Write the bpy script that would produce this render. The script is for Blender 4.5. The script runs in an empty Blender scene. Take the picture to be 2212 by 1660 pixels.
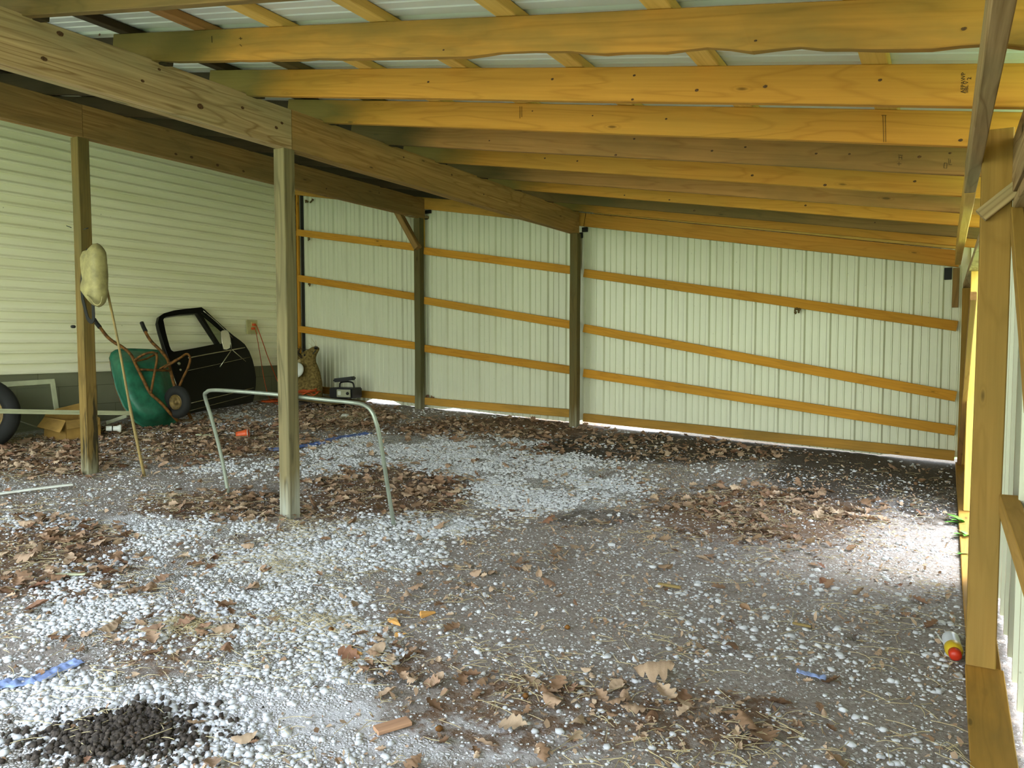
import bpy, bmesh, math, random
import numpy as np
from mathutils import Vector, Matrix, noise as mn

S = bpy.context.scene
COL = S.collection
random.seed(7); RNG = np.random.default_rng(7)

# ------------------------------------------------------------------ camera
ZC = 1.25                                   # camera height over the ground by the near right post
FPX = 1640.0
PITCH = math.atan(90/1640.0)
YAW = math.atan(934*math.cos(PITCH)/1640.0)
cd = bpy.data.cameras.new('camera'); cam = bpy.data.objects.new('camera', cd); COL.objects.link(cam)
cd.sensor_width = 36; cd.lens = FPX/2212*36; cd.clip_start = .02; cd.clip_end = 200
cam.location = (0, 0, ZC); cam.rotation_euler = (math.pi/2-PITCH, 0, YAW)
S.camera = cam

# ------------------------------------------------------------------ world, sun, exposure
S.view_settings.view_transform = 'Standard'; S.view_settings.look = 'None'
S.view_settings.gamma = 1; S.view_settings.use_curve_mapping = False
S.view_settings.exposure = 1.25
W = bpy.data.worlds.new('overcast_sky'); S.world = W; W.use_nodes = True
nt = W.node_tree; nt.nodes.clear()
wo = nt.nodes.new('ShaderNodeOutputWorld'); bg = nt.nodes.new('ShaderNodeBackground')
tc = nt.nodes.new('ShaderNodeTexCoord'); sx = nt.nodes.new('ShaderNodeSeparateXYZ'); cr = nt.nodes.new('ShaderNodeValToRGB')
nt.links.new(tc.outputs['Generated'], sx.inputs[0]); nt.links.new(sx.outputs['Z'], cr.inputs[0])
cr.color_ramp.elements[0].position = 0.0; cr.color_ramp.elements[0].color = (.60, .64, .47, 1)
cr.color_ramp.elements[1].position = .45; cr.color_ramp.elements[1].color = (.78, .90, 1.12, 1)
nt.links.new(cr.outputs[0], bg.inputs[0]); bg.inputs[1].default_value = 4.0
nt.links.new(bg.outputs[0], wo.inputs[0])
sl = bpy.data.lights.new('sun', 'SUN'); sun = bpy.data.objects.new('sun', sl); COL.objects.link(sun)
sl.energy = 2.8; sl.angle = math.radians(24); sl.color = (1, .97, .9)
sun.rotation_euler = Vector((-.50, -.28, -1.0)).to_track_quat('-Z', 'Y').to_euler()

# ------------------------------------------------------------------ measuring helpers
_F = Vector((-math.sin(YAW)*math.cos(PITCH), math.cos(YAW)*math.cos(PITCH), -math.sin(PITCH)))
_R = Vector((math.cos(YAW), math.sin(YAW), 0)); _U = _R.cross(_F)
ORG = Vector((0, 0, ZC))
def ray(x, y): return _F + _R*((x-1106)/FPX) - _U*((y-830)/FPX)
def atY(x, y, Y): r = ray(x, y); return ORG + r*(Y/r.y)
def atX(x, y, X): r = ray(x, y); return ORG + r*(X/r.x)
def atP(x, y, P, n): r = ray(x, y); n = Vector(n); return ORG + r*((Vector(P)-ORG).dot(n)/r.dot(n))
def gbase(X, Y): return .044*(.1-X) + .042*(Y-3.33)
def gz(X, Y):
    z = gbase(X, Y) + .012*mn.noise(Vector((X*1.1, Y*1.1, 3))) + .006*mn.noise(Vector((X*3.1, Y*3.1, 9)))
    d = (X+.276)**2+(Y-3.403)**2
    z -= .06*math.exp(-d/.0009) - .015*math.exp(-(math.sqrt(d)-.075)**2/.0009)
    d = (X+2.185)**2+(Y-1.40)**2
    z += .02*math.exp(-d/.03)
    return z
def atG(x, y, h=0):
    r = ray(x, y); t = (-ZC+h+.0044-.042*3.33)/(r.z+.044*r.x-.042*r.y); return ORG+r*t

# ------------------------------------------------------------------ materials
def lin(c):
    if isinstance(c, str): c = [int(c[i:i+2], 16)/255 for i in (0, 2, 4)]
    return tuple(((v/12.92) if v <= .04045 else ((v+.055)/1.055)**2.4) for v in c) + (1,)
MATS = {}
class NT:
    def __init__(s, name):
        s.m = bpy.data.materials.new(name); s.m.use_nodes = True; s.t = s.m.node_tree
        s.b = s.t.nodes['Principled BSDF']; s.n = s.t.nodes; MATS[name] = s.m
    def nd(s, t, **k):
        n = s.n.new(t)
        for a, v in k.items(): setattr(n, a, v)
        return n
    def L(s, a, b): s.t.links.new(a, b)
    def setin(s, n, i, v):
        if hasattr(v, 'links') or isinstance(v, bpy.types.NodeSocket): s.L(v, n.inputs[i])
        else: n.inputs[i].default_value = v
    def math(s, op, a, b=0.0):
        n = s.nd('ShaderNodeMath', operation=op); s.setin(n, 0, a); s.setin(n, 1, b); return n.outputs[0]
    def mix(s, f, a, b, bt='MIX'):
        n = s.nd('ShaderNodeMix', data_type='RGBA', blend_type=bt); s.setin(n, 0, f); s.setin(n, 6, a); s.setin(n, 7, b); return n.outputs[2]
    def noise(s, v, sc, det=4, ro=.55, dist=0):
        n = s.nd('ShaderNodeTexNoise'); s.L(v, n.inputs['Vector']); n.inputs['Scale'].default_value = sc
        n.inputs['Detail'].default_value = det; n.inputs['Roughness'].default_value = ro; n.inputs['Distortion'].default_value = dist; return n.outputs['Fac']
    def vor(s, v, sc, out='Distance', feature='F1'):
        n = s.nd('ShaderNodeTexVoronoi', feature=feature); s.L(v, n.inputs['Vector']); n.inputs['Scale'].default_value = sc; return n.outputs[out]
    def ramp(s, f, stops):
        n = s.nd('ShaderNodeValToRGB'); s.L(f, n.inputs[0]); e = n.color_ramp.elements
        while len(e) < len(stops): e.new(.5)
        for q, (p, c) in zip(e, stops):
            q.position = p; q.color = c if len(c) == 4 else tuple(c)+(1,)
        return n.outputs[0]
    def bump(s, h, st=.3, d=.01):
        n = s.nd('ShaderNodeBump'); s.L(h, n.inputs['Height']); n.inputs['Strength'].default_value = st; n.inputs['Distance'].default_value = d
        s.L(n.outputs[0], s.b.inputs['Normal'])
    def vec(s, scale, obj=True, rnd=True):
        t = s.nd('ShaderNodeTexCoord'); v = t.outputs['Object']
        if rnd:
            oi = s.nd('ShaderNodeObjectInfo'); a = s.nd('ShaderNodeVectorMath', operation='SCALE')
            cx = s.nd('ShaderNodeCombineXYZ'); cx.inputs[0].default_value = 31; cx.inputs[1].default_value = 17; cx.inputs[2].default_value = 23
            s.L(cx.outputs[0], a.inputs[0]); s.L(oi.outputs['Random'], a.inputs['Scale'])
            ad = s.nd('ShaderNodeVectorMath', operation='ADD'); s.L(v, ad.inputs[0]); s.L(a.outputs[0], ad.inputs[1]); v = ad.outputs[0]
        m = s.nd('ShaderNodeMapping'); s.L(v, m.inputs[0]); m.inputs['Scale'].default_value = scale; return m.outputs[0]
W0 = (0, 0, 0, 1); W1 = (1, 1, 1, 1)

def plain(name, c, rough=.6, metal=0, var=.12, sc=8, spec=.4):
    s = NT(name); v = s.vec((1, 1, 1)); f = s.noise(v, sc, 5)
    c = lin(c); d = tuple(x*(1-var*2.2) for x in c[:3])+(1,)
    s.L(s.mix(s.ramp(f, [(.35, W0), (.7, W1)]), d, c), s.b.inputs['Base Color'])
    s.b.inputs['Roughness'].default_value = rough; s.b.inputs['Metallic'].default_value = metal
    s.b.inputs['Specular IOR Level'].default_value = spec
    return s.m

def wood(name, c1, c2, weather='5e5a3c', wamt=.25, grain=.5, knots=.8, rough=.75, foot=None, tail=None, kf=1.0):
    s = NT(name)
    v = s.vec((.55, 6, 6)); g = s.noise(v, 1.0, 3, .45, .3)
    r = s.math('PINGPONG', s.math('MULTIPLY', g, 11.0), .5)
    line = s.ramp(r, [(.0, W1), (.16, W0)])
    v2 = s.vec((1.5, 60, 60)); fib = s.noise(v2, 1.0, 4, .6)
    col = s.mix(s.ramp(fib, [(.3, W0), (.75, W1)]), lin(c2), lin(c1))
    base = s.mix(.45 if grain < .55 else .8, lin(c1), col)
    base = s.mix(s.math('MULTIPLY', line, grain), base, lin(c2))
    # knots
    v3 = s.vec((2.6*kf, 9*kf, 9*kf)); k = s.vor(v3, 1.0)
    kr = s.ramp(k, [(.045, W1), (.085, W0)]); ring = s.ramp(k, [(.08, W0), (.11, W1), (.15, W0)])
    dk = tuple(x*.28 for x in lin(c2)[:3])+(1,)
    base = s.mix(s.math('MULTIPLY', kr, knots), base, dk)
    base = s.mix(s.math('MULTIPLY', ring, knots*.45), base, lin(c2))
    # board to board tone
    oi = s.nd('ShaderNodeObjectInfo'); hs = s.nd('ShaderNodeHueSaturation'); hs.inputs['Saturation'].default_value = 1
    s.L(s.math('ADD', s.math('MULTIPLY', oi.outputs['Random'], .28), .86), hs.inputs['Value']); s.L(base, hs.inputs['Color']); base = hs.outputs[0]
    # grey weathering patches
    v4 = s.vec((.9, 3.5, 3.5)); w = s.noise(v4, 1.0, 5, .6)
    wf = s.ramp(w, [(.5-.25*wamt, W0), (.66, W1)])
    base = s.mix(s.math('MULTIPLY', wf, min(1, wamt*2)), base, lin(weather))
    if foot:                                   # bleached and rotted foot of a post (local x runs up the post)
        t = s.nd('ShaderNodeTexCoord'); sp = s.nd('ShaderNodeSeparateXYZ'); s.L(t.outputs['Object'], sp.inputs[0])
        e = s.math('ADD', sp.outputs[0], s.math('MULTIPLY', s.noise(s.vec((2, 22, 22)), 1.0, 4), .55))
        ft = s.ramp(e, [(min(.99, foot[0]), W1), (min(1, foot[0]+.25), W0)])
        base = s.mix(s.math('MULTIPLY', s.math('MULTIPLY', ft, .8), s.ramp(fib, [(.3, (.45,.45,.45,1)), (.6, W1)])), base, lin(foot[1]))
        if len(foot) > 2:
            st = s.ramp(s.noise(s.vec((3, 26, 26)), 1.0, 3), [(.5, W0), (.56, W1)])
            zone = s.ramp(e, [(.25, W0), (.45, W1), (.85, W1), (1.0, W0)])
            base = s.mix(s.math('MULTIPLY', s.math('MULTIPLY', st, zone), .85), base, lin(foot[2]))
    if tail:                                   # grey-green weathered far end of a rafter
        t = s.nd('ShaderNodeTexCoord'); sp = s.nd('ShaderNodeSeparateXYZ'); s.L(t.outputs['Object'], sp.inputs[0])
        e = s.math('ADD', s.math('MULTIPLY', s.math('SUBTRACT', sp.outputs[0], tail[0]), 1.2), s.math('MULTIPLY', s.noise(s.vec((2, 9, 9)), 1.0, 4), .6))
        base = s.mix(s.math('MULTIPLY', s.ramp(e, [(.35, W0), (.75, W1)]), .85), base, lin(tail[1]))
    s.L(base, s.b.inputs['Base Color']); s.b.inputs['Roughness'].default_value = rough; s.b.inputs['Specular IOR Level'].default_value = .25
    s.bump(s.math('ADD', s.math('MULTIPLY', fib, .6), s.math('MULTIPLY', r, .8)), .35, .004)
    return s.m

wood('pine_orange', 'd0943c', 'a36c20', 'a58a3e', .14, .45, tail=(3.55, '6a6636'))
wood('pine_orange_stained', 'cc9240', '9c6a24', '6b6234', .5, .45, tail=(3.3, '5c5428'))
wood('pine_brown', 'a87b45', '7c5428', '6a5a32', .3, .45, tail=(3.4, '4e4a2a'))
wood('pine_dark', '8f6f40', '664e28', '5c5230', .5, .5)
wood('pine_pale', 'e0b963', 'bb8d38', 'b8a05a', .1, .3)
wood('pine_girt', 'cf9430', '9c6618', '8a7434', .12, .35)
wood('pine_sill', 'c08f3c', '8f6826', '6d5c2c', .3, .35)
wood('beam_weathered', 'c2a67a', '80633c', '968c66', .35, .9, knots=.95, kf=.62)
wood('dark_wood', '40321c', '281d0e', '2e2a18', .4, .5)  # near-black wood for the left bay rafters and purlins
wood('beam_brown', 'b28a52', '7c5a2c', '7a6840', .3, .6)
wood('post_weathered', '96875f', '4e452c', '706a4c', .4, 1.0, foot=(.38, 'a3a596'))
wood('post_brown', '8a713c', '5d481f', '5a5430', .4, .6, foot=(.20, 'b8bda4', '1c1c10'))
wood('post_far', '6d5c30', '4a3c1c', '5a5636', .5, .6, foot=(.3, '8d8a74'))
wood('post_yellow', 'b28b46', '8a682a', '7f6c38', .2, .35)
wood('stick_wood', '9a8452', '6d5a34', '7a7050', .3, .3, knots=.2)
wood('chip_wood', 'e2ac62', 'c48a44', 'd0a060', .05, .3, knots=0)
wood('bark_wood', 'b78f70', '8c6850', 'b09078', .2, .4, knots=0)
wood('plywood', '8d7442', '6b5630', '4a4026', .5, .3, knots=.3)

def metal_sheet(name, c, spots=True):
    s = NT(name); v = s.vec((1, 1, 1), rnd=False)
    f = s.noise(v, 1.7, 4); base = s.mix(f, tuple(x*.86 for x in lin(c)[:3])+(1,), lin(c))
    if spots:
        k = s.vor(v, 9.0); sp = s.ramp(k, [(.03, W1), (.05, W0)])
        base = s.mix(s.math('MULTIPLY', sp, .35), base, lin('5c5030'))
        st = s.noise(s.vec((14, 14, .8), rnd=False), 1.0, 4); base = s.mix(s.math('MULTIPLY', s.ramp(st, [(.55, W0), (.75, W1)]), .16), base, lin('8b8358'))
    s.L(base, s.b.inputs['Base Color']); s.b.inputs['Roughness'].default_value = .3; s.b.inputs['Specular IOR Level'].default_value = .5
    return s.m
metal_sheet('siding_metal', 'dadcc4'); metal_sheet('roof_metal', 'dfe3dc', False)

s = NT('vinyl_siding'); v = s.vec((1, 1, 1), rnd=False); f = s.noise(s.vec((1, .7, 9), rnd=False), 1.0, 5)
sep = s.nd('ShaderNodeSeparateXYZ'); tcn = s.nd('ShaderNodeTexCoord'); s.L(tcn.outputs['Object'], sep.inputs[0])
base = s.mix(s.ramp(f, [(.4, W0), (.75, W1)]), lin('f6f3d6'), lin('ebe8c2'))
dirt = s.ramp(sep.outputs[2], [(.0, W1), (1.0, W0)])
base = s.mix(s.math('MULTIPLY', s.math('MULTIPLY', s.noise(v, 3.0, 6), dirt), .25), base, lin('8f8a44'))
k = s.vor(v, 6.0); base = s.mix(s.math('MULTIPLY', s.ramp(k, [(.02, W1), (.035, W0)]), .6), base, lin('4c4420'))
s.L(base, s.b.inputs['Base Color']); s.b.inputs['Roughness'].default_value = .5

s = NT('block_wall'); br = s.nd('ShaderNodeTexBrick'); mp = s.vec((1, 1, 1), rnd=False)
sw = s.nd('ShaderNodeSeparateXYZ'); s.L(mp, sw.inputs[0]); cb = s.nd('ShaderNodeCombineXYZ'); s.L(sw.outputs[1], cb.inputs[0]); s.L(sw.outputs[2], cb.inputs[1])
s.L(cb.outputs[0], br.inputs['Vector']); br.inputs['Scale'].default_value = 1; br.inputs['Brick Width'].default_value = .4; br.inputs['Row Height'].default_value = .2
br.inputs['Mortar Size'].default_value = .004; br.inputs['Color1'].default_value = lin('86866a'); br.inputs['Color2'].default_value = lin('7c7c62'); br.inputs['Mortar'].default_value = lin('63634a')
s.L(s.mix(s.math('MULTIPLY', s.noise(mp, 5, 5), .5), br.outputs[0], lin('6a6a50')), s.b.inputs['Base Color']); s.b.inputs['Roughness'].default_value = .9
s.bump(s.math('ADD', br.outputs['Fac'], s.math('MULTIPLY', s.noise(mp, 60, 3), -.4)), .3, -.004)

plain('black_paint', '050505', .3, 0, .2, 5, .3); plain('black_plastic', '141412', .5); plain('black_rubber', '1b1b17', .8)
plain('dark_steel_and_gap', '12140f', .6); plain('chrome', 'c8c4ae', .25, .9); plain('galvanized', '99a092', .45, .55, .1)
plain('rust_steel', '8a5c24', .7, .3, .35, 25); plain('green_tray', '2c7256', .5, 0, .2, 14)
plain('cream_vinyl', 'a89d68', .6, 0, .22, 14); plain('white_plastic', 'dcded4', .45, 0, .06); plain('pvc_trim', 'c9cba6', .5, 0, .1)
plain('orange_plastic', 'd5582a', .4, 0, .08); plain('orange_cord', 'c8561e', .5); plain('cardboard', 'a5813f', .85, 0, .18, 6)
plain('blue_sheet', '5f7fd0', .5, 0, .2, 30); plain('blue_pale', '9fb4e6', .5, 0, .2, 30); plain('bottle_white', 'dfe3ea', .35); plain('bottle_yellow', 'd6b52c', .4)
plain('red_plastic', 'c2331a', .4); plain('fur', '8f7a48', .95, 0, .3, 40, .1); plain('fur_pale', 'c4b282', .95, 0, .2, 40, .1); plain('antler', '3c2f16', .6); plain('nose_black', '0d0b08', .35)
plain('outlet_cream', 'c9c48c', .5); plain('outlet_ivory', 'd8c987', .5); plain('panel_grey', 'a8a88c', .5); plain('wasp_mud', '6e5c34', .9)
plain('rim_rust', '8c7440', .6, .4, .3, 20); plain('plant_green', '58a82c', .5, 0, .15, 20); plain('weed_green', '3f8a2a', .5, 0, .2)
plain('straw', 'cfbf92', .8, 0, .15); plain('soil_clod', '564c42', .95, 0, .35, 90); plain('pebble_grey', '9ea2b0', .7)

s = NT('glass_film'); s.b.inputs['Base Color'].default_value = lin('8a9a78'); s.b.inputs['Transmission Weight'].default_value = 1; s.b.inputs['Roughness'].default_value = .05
s.b.inputs['IOR'].default_value = 1.05; s.b.inputs['Alpha'].default_value = .55
s = NT('screen_mesh'); s.b.inputs['Base Color'].default_value = lin('74765a'); s.b.inputs['Alpha'].default_value = .35; s.b.inputs['Roughness'].default_value = .8

plain('ink', '241c10', .8)
# stones
s = NT('stone_white'); v = s.vec((1, 1, 1), rnd=False); at = s.nd('ShaderNodeAttribute'); at.attribute_name = 'tint'
base = s.mix(.55, lin('dcdee0'), at.outputs['Color'], 'MULTIPLY'); base = s.mix(s.math('MULTIPLY', s.noise(v, 120, 3), .3), base, lin('9a948c'))
s.L(base, s.b.inputs['Base Color']); s.b.inputs['Roughness'].default_value = .85
# leaves: in the litter the tint comes from the mesh, on a single leaf from its own number
def leafmat(name, attr):
    s = NT(name); v = s.vec((1, 1, 1))
    if attr: at = s.nd('ShaderNodeAttribute'); at.attribute_name = 'tint'; fac = at.outputs['Fac']
    else: oi = s.nd('ShaderNodeObjectInfo'); fac = oi.outputs['Random']
    base = s.ramp(fac, [(0, lin('77583f')), (.25, lin('9a7a5d')), (.5, lin('b3967a')), (.8, lin('cbb294')), (1, lin('8a6048'))])
    base = s.mix(s.math('MULTIPLY', s.noise(v, 45, 4), .45), base, lin('5c4434'))
    s.L(base, s.b.inputs['Base Color']); s.b.inputs['Roughness'].default_value = .7; s.b.inputs['Specular IOR Level'].default_value = .25
    s.bump(s.noise(v, 90, 3), .4, .003)
leafmat('leaf_litter', True); leafmat('leaf_single', False)
# ground
s = NT('gravel_ground'); v = s.vec((1, 1, 1), rnd=False); at = s.nd('ShaderNodeAttribute'); at.attribute_name = 'cover'
sp = s.nd('ShaderNodeSeparateColor'); s.L(at.outputs['Color'], sp.inputs[0]); at2 = s.nd('ShaderNodeAttribute'); at2.attribute_name = 'sand'
n1 = s.noise(v, 55, 6, .7); n2 = s.noise(v, 9, 5, .6); n3 = s.noise(v, 210, 3, .6)
dirt = s.mix(s.ramp(n1, [(.3, W0), (.7, W1)]), lin('6a605a'), lin('b8afa6'))
dirt = s.mix(s.math('MULTIPLY', n2, .55), dirt, lin('8c8278'))
vc = s.vor(v, 75, 'Color'); vd = s.vor(v, 75, 'Distance', 'DISTANCE_TO_EDGE'); vs = s.nd('ShaderNodeSeparateColor'); s.L(vc, vs.inputs[0])
stone = s.mix(s.ramp(vs.outputs[0], [(0, W0), (.8, W1)]), lin('9d978c'), lin('e8e9ea')); stone = s.mix(s.ramp(vd, [(.02, W1), (.14, W0)]), stone, lin('6f675c'))
gm = s.math('ADD', s.math('MULTIPLY', sp.outputs[0], 1.15), s.math('MULTIPLY', s.math('SUBTRACT', s.noise(v, 14, 5, .65), .5), 1.7))
speck = s.ramp(vs.outputs[1], [(.78, W0), (.82, W1)])
gm2 = s.math('MAXIMUM', s.ramp(gm, [(.35, W0), (.6, W1)]), s.math('MULTIPLY', speck, .75))
base = s.mix(gm2, dirt, stone)
snd = s.mix(n3, lin('b9b4b4'), lin('f0f0f4')); snm = s.math('ADD', at2.outputs['Fac'], s.math('MULTIPLY', s.math('SUBTRACT', n2, .5), 1.2))
base = s.mix(s.ramp(snm, [(.35, W0), (.7, W1)]), base, s.mix(.25, snd, stone))
lit = s.mix(s.noise(v, 80, 4), lin('4d3a2a'), lin('8b6a4c')); lm = s.math('ADD', sp.outputs[1], s.math('MULTIPLY', s.math('SUBTRACT', s.noise(v, 16, 5, .7), .5), 1.8))
base = s.mix(s.math('MULTIPLY', s.ramp(lm, [(.45, W0), (.7, W1)]), .85), base, lit)
sm = s.math('ADD', sp.outputs[2], s.math('MULTIPLY', s.math('SUBTRACT', s.noise(v, 12, 5, .7), .5), 1.1))
base = s.mix(s.math('MULTIPLY', s.ramp(sm, [(.4, W0), (.75, W1)]), .85), base, s.mix(n1, lin('2e2820'), lin('574c3e')))
s.L(base, s.b.inputs['Base Color']); s.b.inputs['Roughness'].default_value = .95; s.b.inputs['Specular IOR Level'].default_value = .15
h = s.math('ADD', s.math('MULTIPLY', n1, .7), s.math('ADD', s.math('MULTIPLY', s.math('MULTIPLY', vd, gm2), 1.6), s.math('MULTIPLY', n3, .3)))
s.bump(h, .9, .012)
s = NT('lawn'); v = s.vec((1, 1, 1), rnd=False); s.L(s.mix(s.noise(v, 12, 6, .7), lin('3f6a28'), lin('9ab070')), s.b.inputs['Base Color']); s.b.inputs['Roughness'].default_value = .9
M = MATS

# ------------------------------------------------------------------ mesh helpers
def link(o, parent=None):
    COL.objects.link(o)
    if parent is not None: o.parent = parent; o.matrix_parent_inverse = parent.matrix_world.inverted() if False else Matrix.Identity(4)
    return o
def mk(name, V, Fc, mat, parent=None, smooth=False):
    me = bpy.data.meshes.new(name); me.from_pydata([tuple(v) for v in V], [], Fc); me.update()
    if smooth: me.polygons.foreach_set('use_smooth', [True]*len(me.polygons))
    me.materials.append(M[mat]); return link(bpy.data.objects.new(name, me), parent)
def mknp(name, V, Fq, mat, tint=None, smooth=False):
    V = np.asarray(V, dtype=np.float32); Fq = np.asarray(Fq, dtype=np.int32); k = Fq.shape[1]
    me = bpy.data.meshes.new(name); me.vertices.add(len(V)); me.vertices.foreach_set('co', V.ravel())
    me.loops.add(Fq.size); me.loops.foreach_set('vertex_index', Fq.ravel()); me.polygons.add(len(Fq))
    me.polygons.foreach_set('loop_start', np.arange(0, Fq.size, k, dtype=np.int32)); me.update(calc_edges=True)
    if smooth: me.polygons.foreach_set('use_smooth', np.ones(len(Fq), bool))
    if tint is not None:
        a = me.color_attributes.new('tint', 'FLOAT_COLOR', 'POINT'); t = np.asarray(tint, dtype=np.float32)
        a.data.foreach_set('color', np.repeat(t[:, None], 4, 1).ravel() if t.ndim == 1 else t.ravel())
    me.materials.append(M[mat]); return link(bpy.data.objects.new(name, me))
def bmo(name, bm, mat, parent=None, smooth=False):
    me = bpy.data.meshes.new(name); bm.normal_update(); bm.to_mesh(me); bm.free()
    if smooth: me.polygons.foreach_set('use_smooth', [True]*len(me.polygons))
    me.materials.append(M[mat]); return link(bpy.data.objects.new(name, me), parent)
def tag(o, label=None, cat=None, group=None, kind=None):
    if label: o['label'] = label
    if cat: o['category'] = cat
    if group: o['group'] = group
    if kind: o['kind'] = kind
    return o
def empty(name, loc, label, cat, group=None):
    o = bpy.data.objects.new(name, None); COL.objects.link(o); o.location = loc; o.empty_display_size = .05
    return tag(o, label, cat, group)
def child(o, root):                         # a part built in world coordinates handed to its thing
    o.parent = root; o.matrix_parent_inverse = Matrix.Translation(-Vector(root.location)); return o
def board(name, A, B, w, t, mat, label=None, cat='board', group=None, wdir=(0, 0, 1), parent=None, bev=.003, jit=.0012, seg=14, wane=None):
    A = Vector(A); B = Vector(B); ax = (B-A); Lg = ax.length; ax.normalize(); wd = Vector(wdir); wd = (wd-ax*wd.dot(ax)).normalized(); td = wd.cross(ax)
    V = []; Fc = []; rr = random.Random(hash((round(A.x, 3), round(A.y, 3), round(A.z, 3))) & 0xffff)
    ph = rr.random()*9
    c = [(-1, -1), (1, -1), (1, 1), (-1, 1)]
    ring = []
    for (sy, sz) in c:
        for (ay, az) in ((0, 1), (1, 0)) if sy*sz > 0 else ((1, 0), (0, 1)):
            ring.append((sy*(t/2-(bev if ay else 0)), sz*(w/2-(bev if az else 0)), sy, sz))
    # order around the section
    ring.sort(key=lambda q: math.atan2(q[1]/w, q[0]/t))
    n = len(ring)
    for i in range(seg+1):
        x = Lg*i/seg; dz = jit*2*mn.noise(Vector((x*1.3+ph, ph, 0))); dy = jit*2*mn.noise(Vector((x*1.1, ph, 4)))
        for (y, z, sy, sz) in ring:
            zz = z; yy = y
            if wane and sz < 0:
                k = max(0, mn.noise(Vector((x*6, 1.7, ph)))+wane(x)); zz += k*.03; yy *= 1-.25*min(1, k*3)
            V.append((x, yy+dy, zz+dz))
    for i in range(seg):
        for j in range(n):
            a = i*n+j; b = i*n+(j+1) % n; Fc.append((a, b, b+n, a+n))
    Fc.append(tuple(range(n))[::-1]); Fc.append(tuple(range(seg*n, seg*n+n)))
    o = mk(name, V, Fc, mat, parent)
    bmx = bmesh.new(); bmx.from_mesh(o.data); bmesh.ops.recalc_face_normals(bmx, faces=bmx.faces); bmx.to_mesh(o.data); bmx.free()
    o.matrix_world = Matrix.Translation(A) @ Matrix((ax, td, wd)).transposed().to_4x4()
    if label: tag(o, label, cat, group)
    return o
def tube_geo(pts, rad, n=10, closed=False):
    P = [Vector(p) for p in pts]; V = []; Fc = []; m = len(P)
    if not hasattr(rad, '__len__'): rad = [rad]*m
    up = None
    for i, p in enumerate(P):
        d = (P[(i+1) % m] if (closed or i < m-1) else P[i]) - (P[i-1] if (closed or i > 0) else P[i]); d.normalize()
        if up is None: up = d.orthogonal().normalized()
        up = (up-d*up.dot(d)); up = up.normalized() if up.length > 1e-6 else d.orthogonal().normalized(); sd = d.cross(up)
        for k in range(n):
            a = 2*math.pi*k/n; V.append(p+(up*math.cos(a)+sd*math.sin(a))*rad[i])
    for i in range(m if closed else m-1):
        for k in range(n):
            a = i*n+k; b = i*n+(k+1) % n; c = ((i+1) % m)*n; Fc.append((a, b, c+(k+1) % n, c+k))
    if not closed: Fc.append(tuple(range(n))[::-1]); Fc.append(tuple(range((m-1)*n, m*n)))
    return V, Fc
def tube(name, pts, rad, mat, parent=None, n=10, closed=False):
    V, Fc = tube_geo(pts, rad, n, closed); return mk(name, V, Fc, mat, parent, True)
def spline(pts, k=6):
    P = [Vector(p) for p in pts]; out = []
    for i in range(len(P)-1):
        a = P[max(i-1, 0)]; b = P[i]; c = P[i+1]; d = P[min(i+2, len(P)-1)]
        for j in range(k):
            t = j/k; out.append(.5*((2*b)+(c-a)*t+(2*a-5*b+4*c-d)*t*t+(3*b-a-3*c+d)*t**3))
    out.append(P[-1]); return out
def box(name, c, size, mat, parent=None, rz=0, bev=.004, rot=None):
    bm = bmesh.new(); bmesh.ops.create_cube(bm, size=1)
    for v in bm.verts: v.co = Vector((v.co.x*size[0], v.co.y*size[1], v.co.z*size[2]))
    if bev: bmesh.ops.bevel(bm, geom=bm.edges[:], offset=bev, segments=2, affect='EDGES')
    R = rot if rot is not None else Matrix.Rotation(rz, 4, 'Z'); bmesh.ops.transform(bm, matrix=Matrix.Translation(Vector(c)) @ R, verts=bm.verts)
    return bmo(name, bm, mat, parent)
def lathe(name, prof, mat, P, axis, n=28, parent=None):
    axis = Vector(axis).normalized(); u = axis.orthogonal().normalized(); w = axis.cross(u); P = Vector(P); V = []; Fc = []
    for (r, h) in prof:
        for k in range(n): a = 2*math.pi*k/n; V.append(P+axis*h+(u*math.cos(a)+w*math.sin(a))*r)
    for i in range(len(prof)-1):
        for k in range(n): a = i*n+k; b = i*n+(k+1) % n; Fc.append((a, b, b+n, a+n))
    o = mk(name, V, Fc, mat, parent, True); b = bmesh.new(); b.from_mesh(o.data); bmesh.ops.recalc_face_normals(b, faces=b.faces); b.to_mesh(o.data); b.free(); return o
def plate(name, outer, holes, thick, mat, P, n, parent=None, px=True):
    """A flat part of real thickness cut to an outline; outlines are points on the plane (P, n)."""
    n = Vector(n).normalized(); u = Vector((0, 0, 1)).cross(n).normalized(); w = n.cross(u); P = Vector(P)
    cu = bpy.data.curves.new(name, 'CURVE'); cu.dimensions = '2D'; cu.fill_mode = 'BOTH'; cu.extrude = thick/2; cu.bevel_depth = min(.003, thick/5)
    for ring in [outer]+holes:
        q = [atP(a, b, P, n) if px else Vector(a) for (a, b) in ring] if px else [Vector(a) for a in ring]
        sp = cu.splines.new('POLY'); sp.points.add(len(q)-1); sp.use_cyclic_u = True
        for i, p in enumerate(q): d = p-P; sp.points[i].co = (d.dot(u), d.dot(w), 0, 1)
    t = bpy.data.objects.new('t', cu); COL.objects.link(t); dg = bpy.context.evaluated_depsgraph_get(); me = bpy.data.meshes.new_from_object(t.evaluated_get(dg))
    bpy.data.objects.remove(t); bpy.data.curves.remove(cu)
    me.transform(Matrix.Translation(P) @ Matrix((u, w, n)).transposed().to_4x4()); me.materials.clear(); me.materials.append(M[mat])
    return link(bpy.data.objects.new(name, me), parent)

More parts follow.
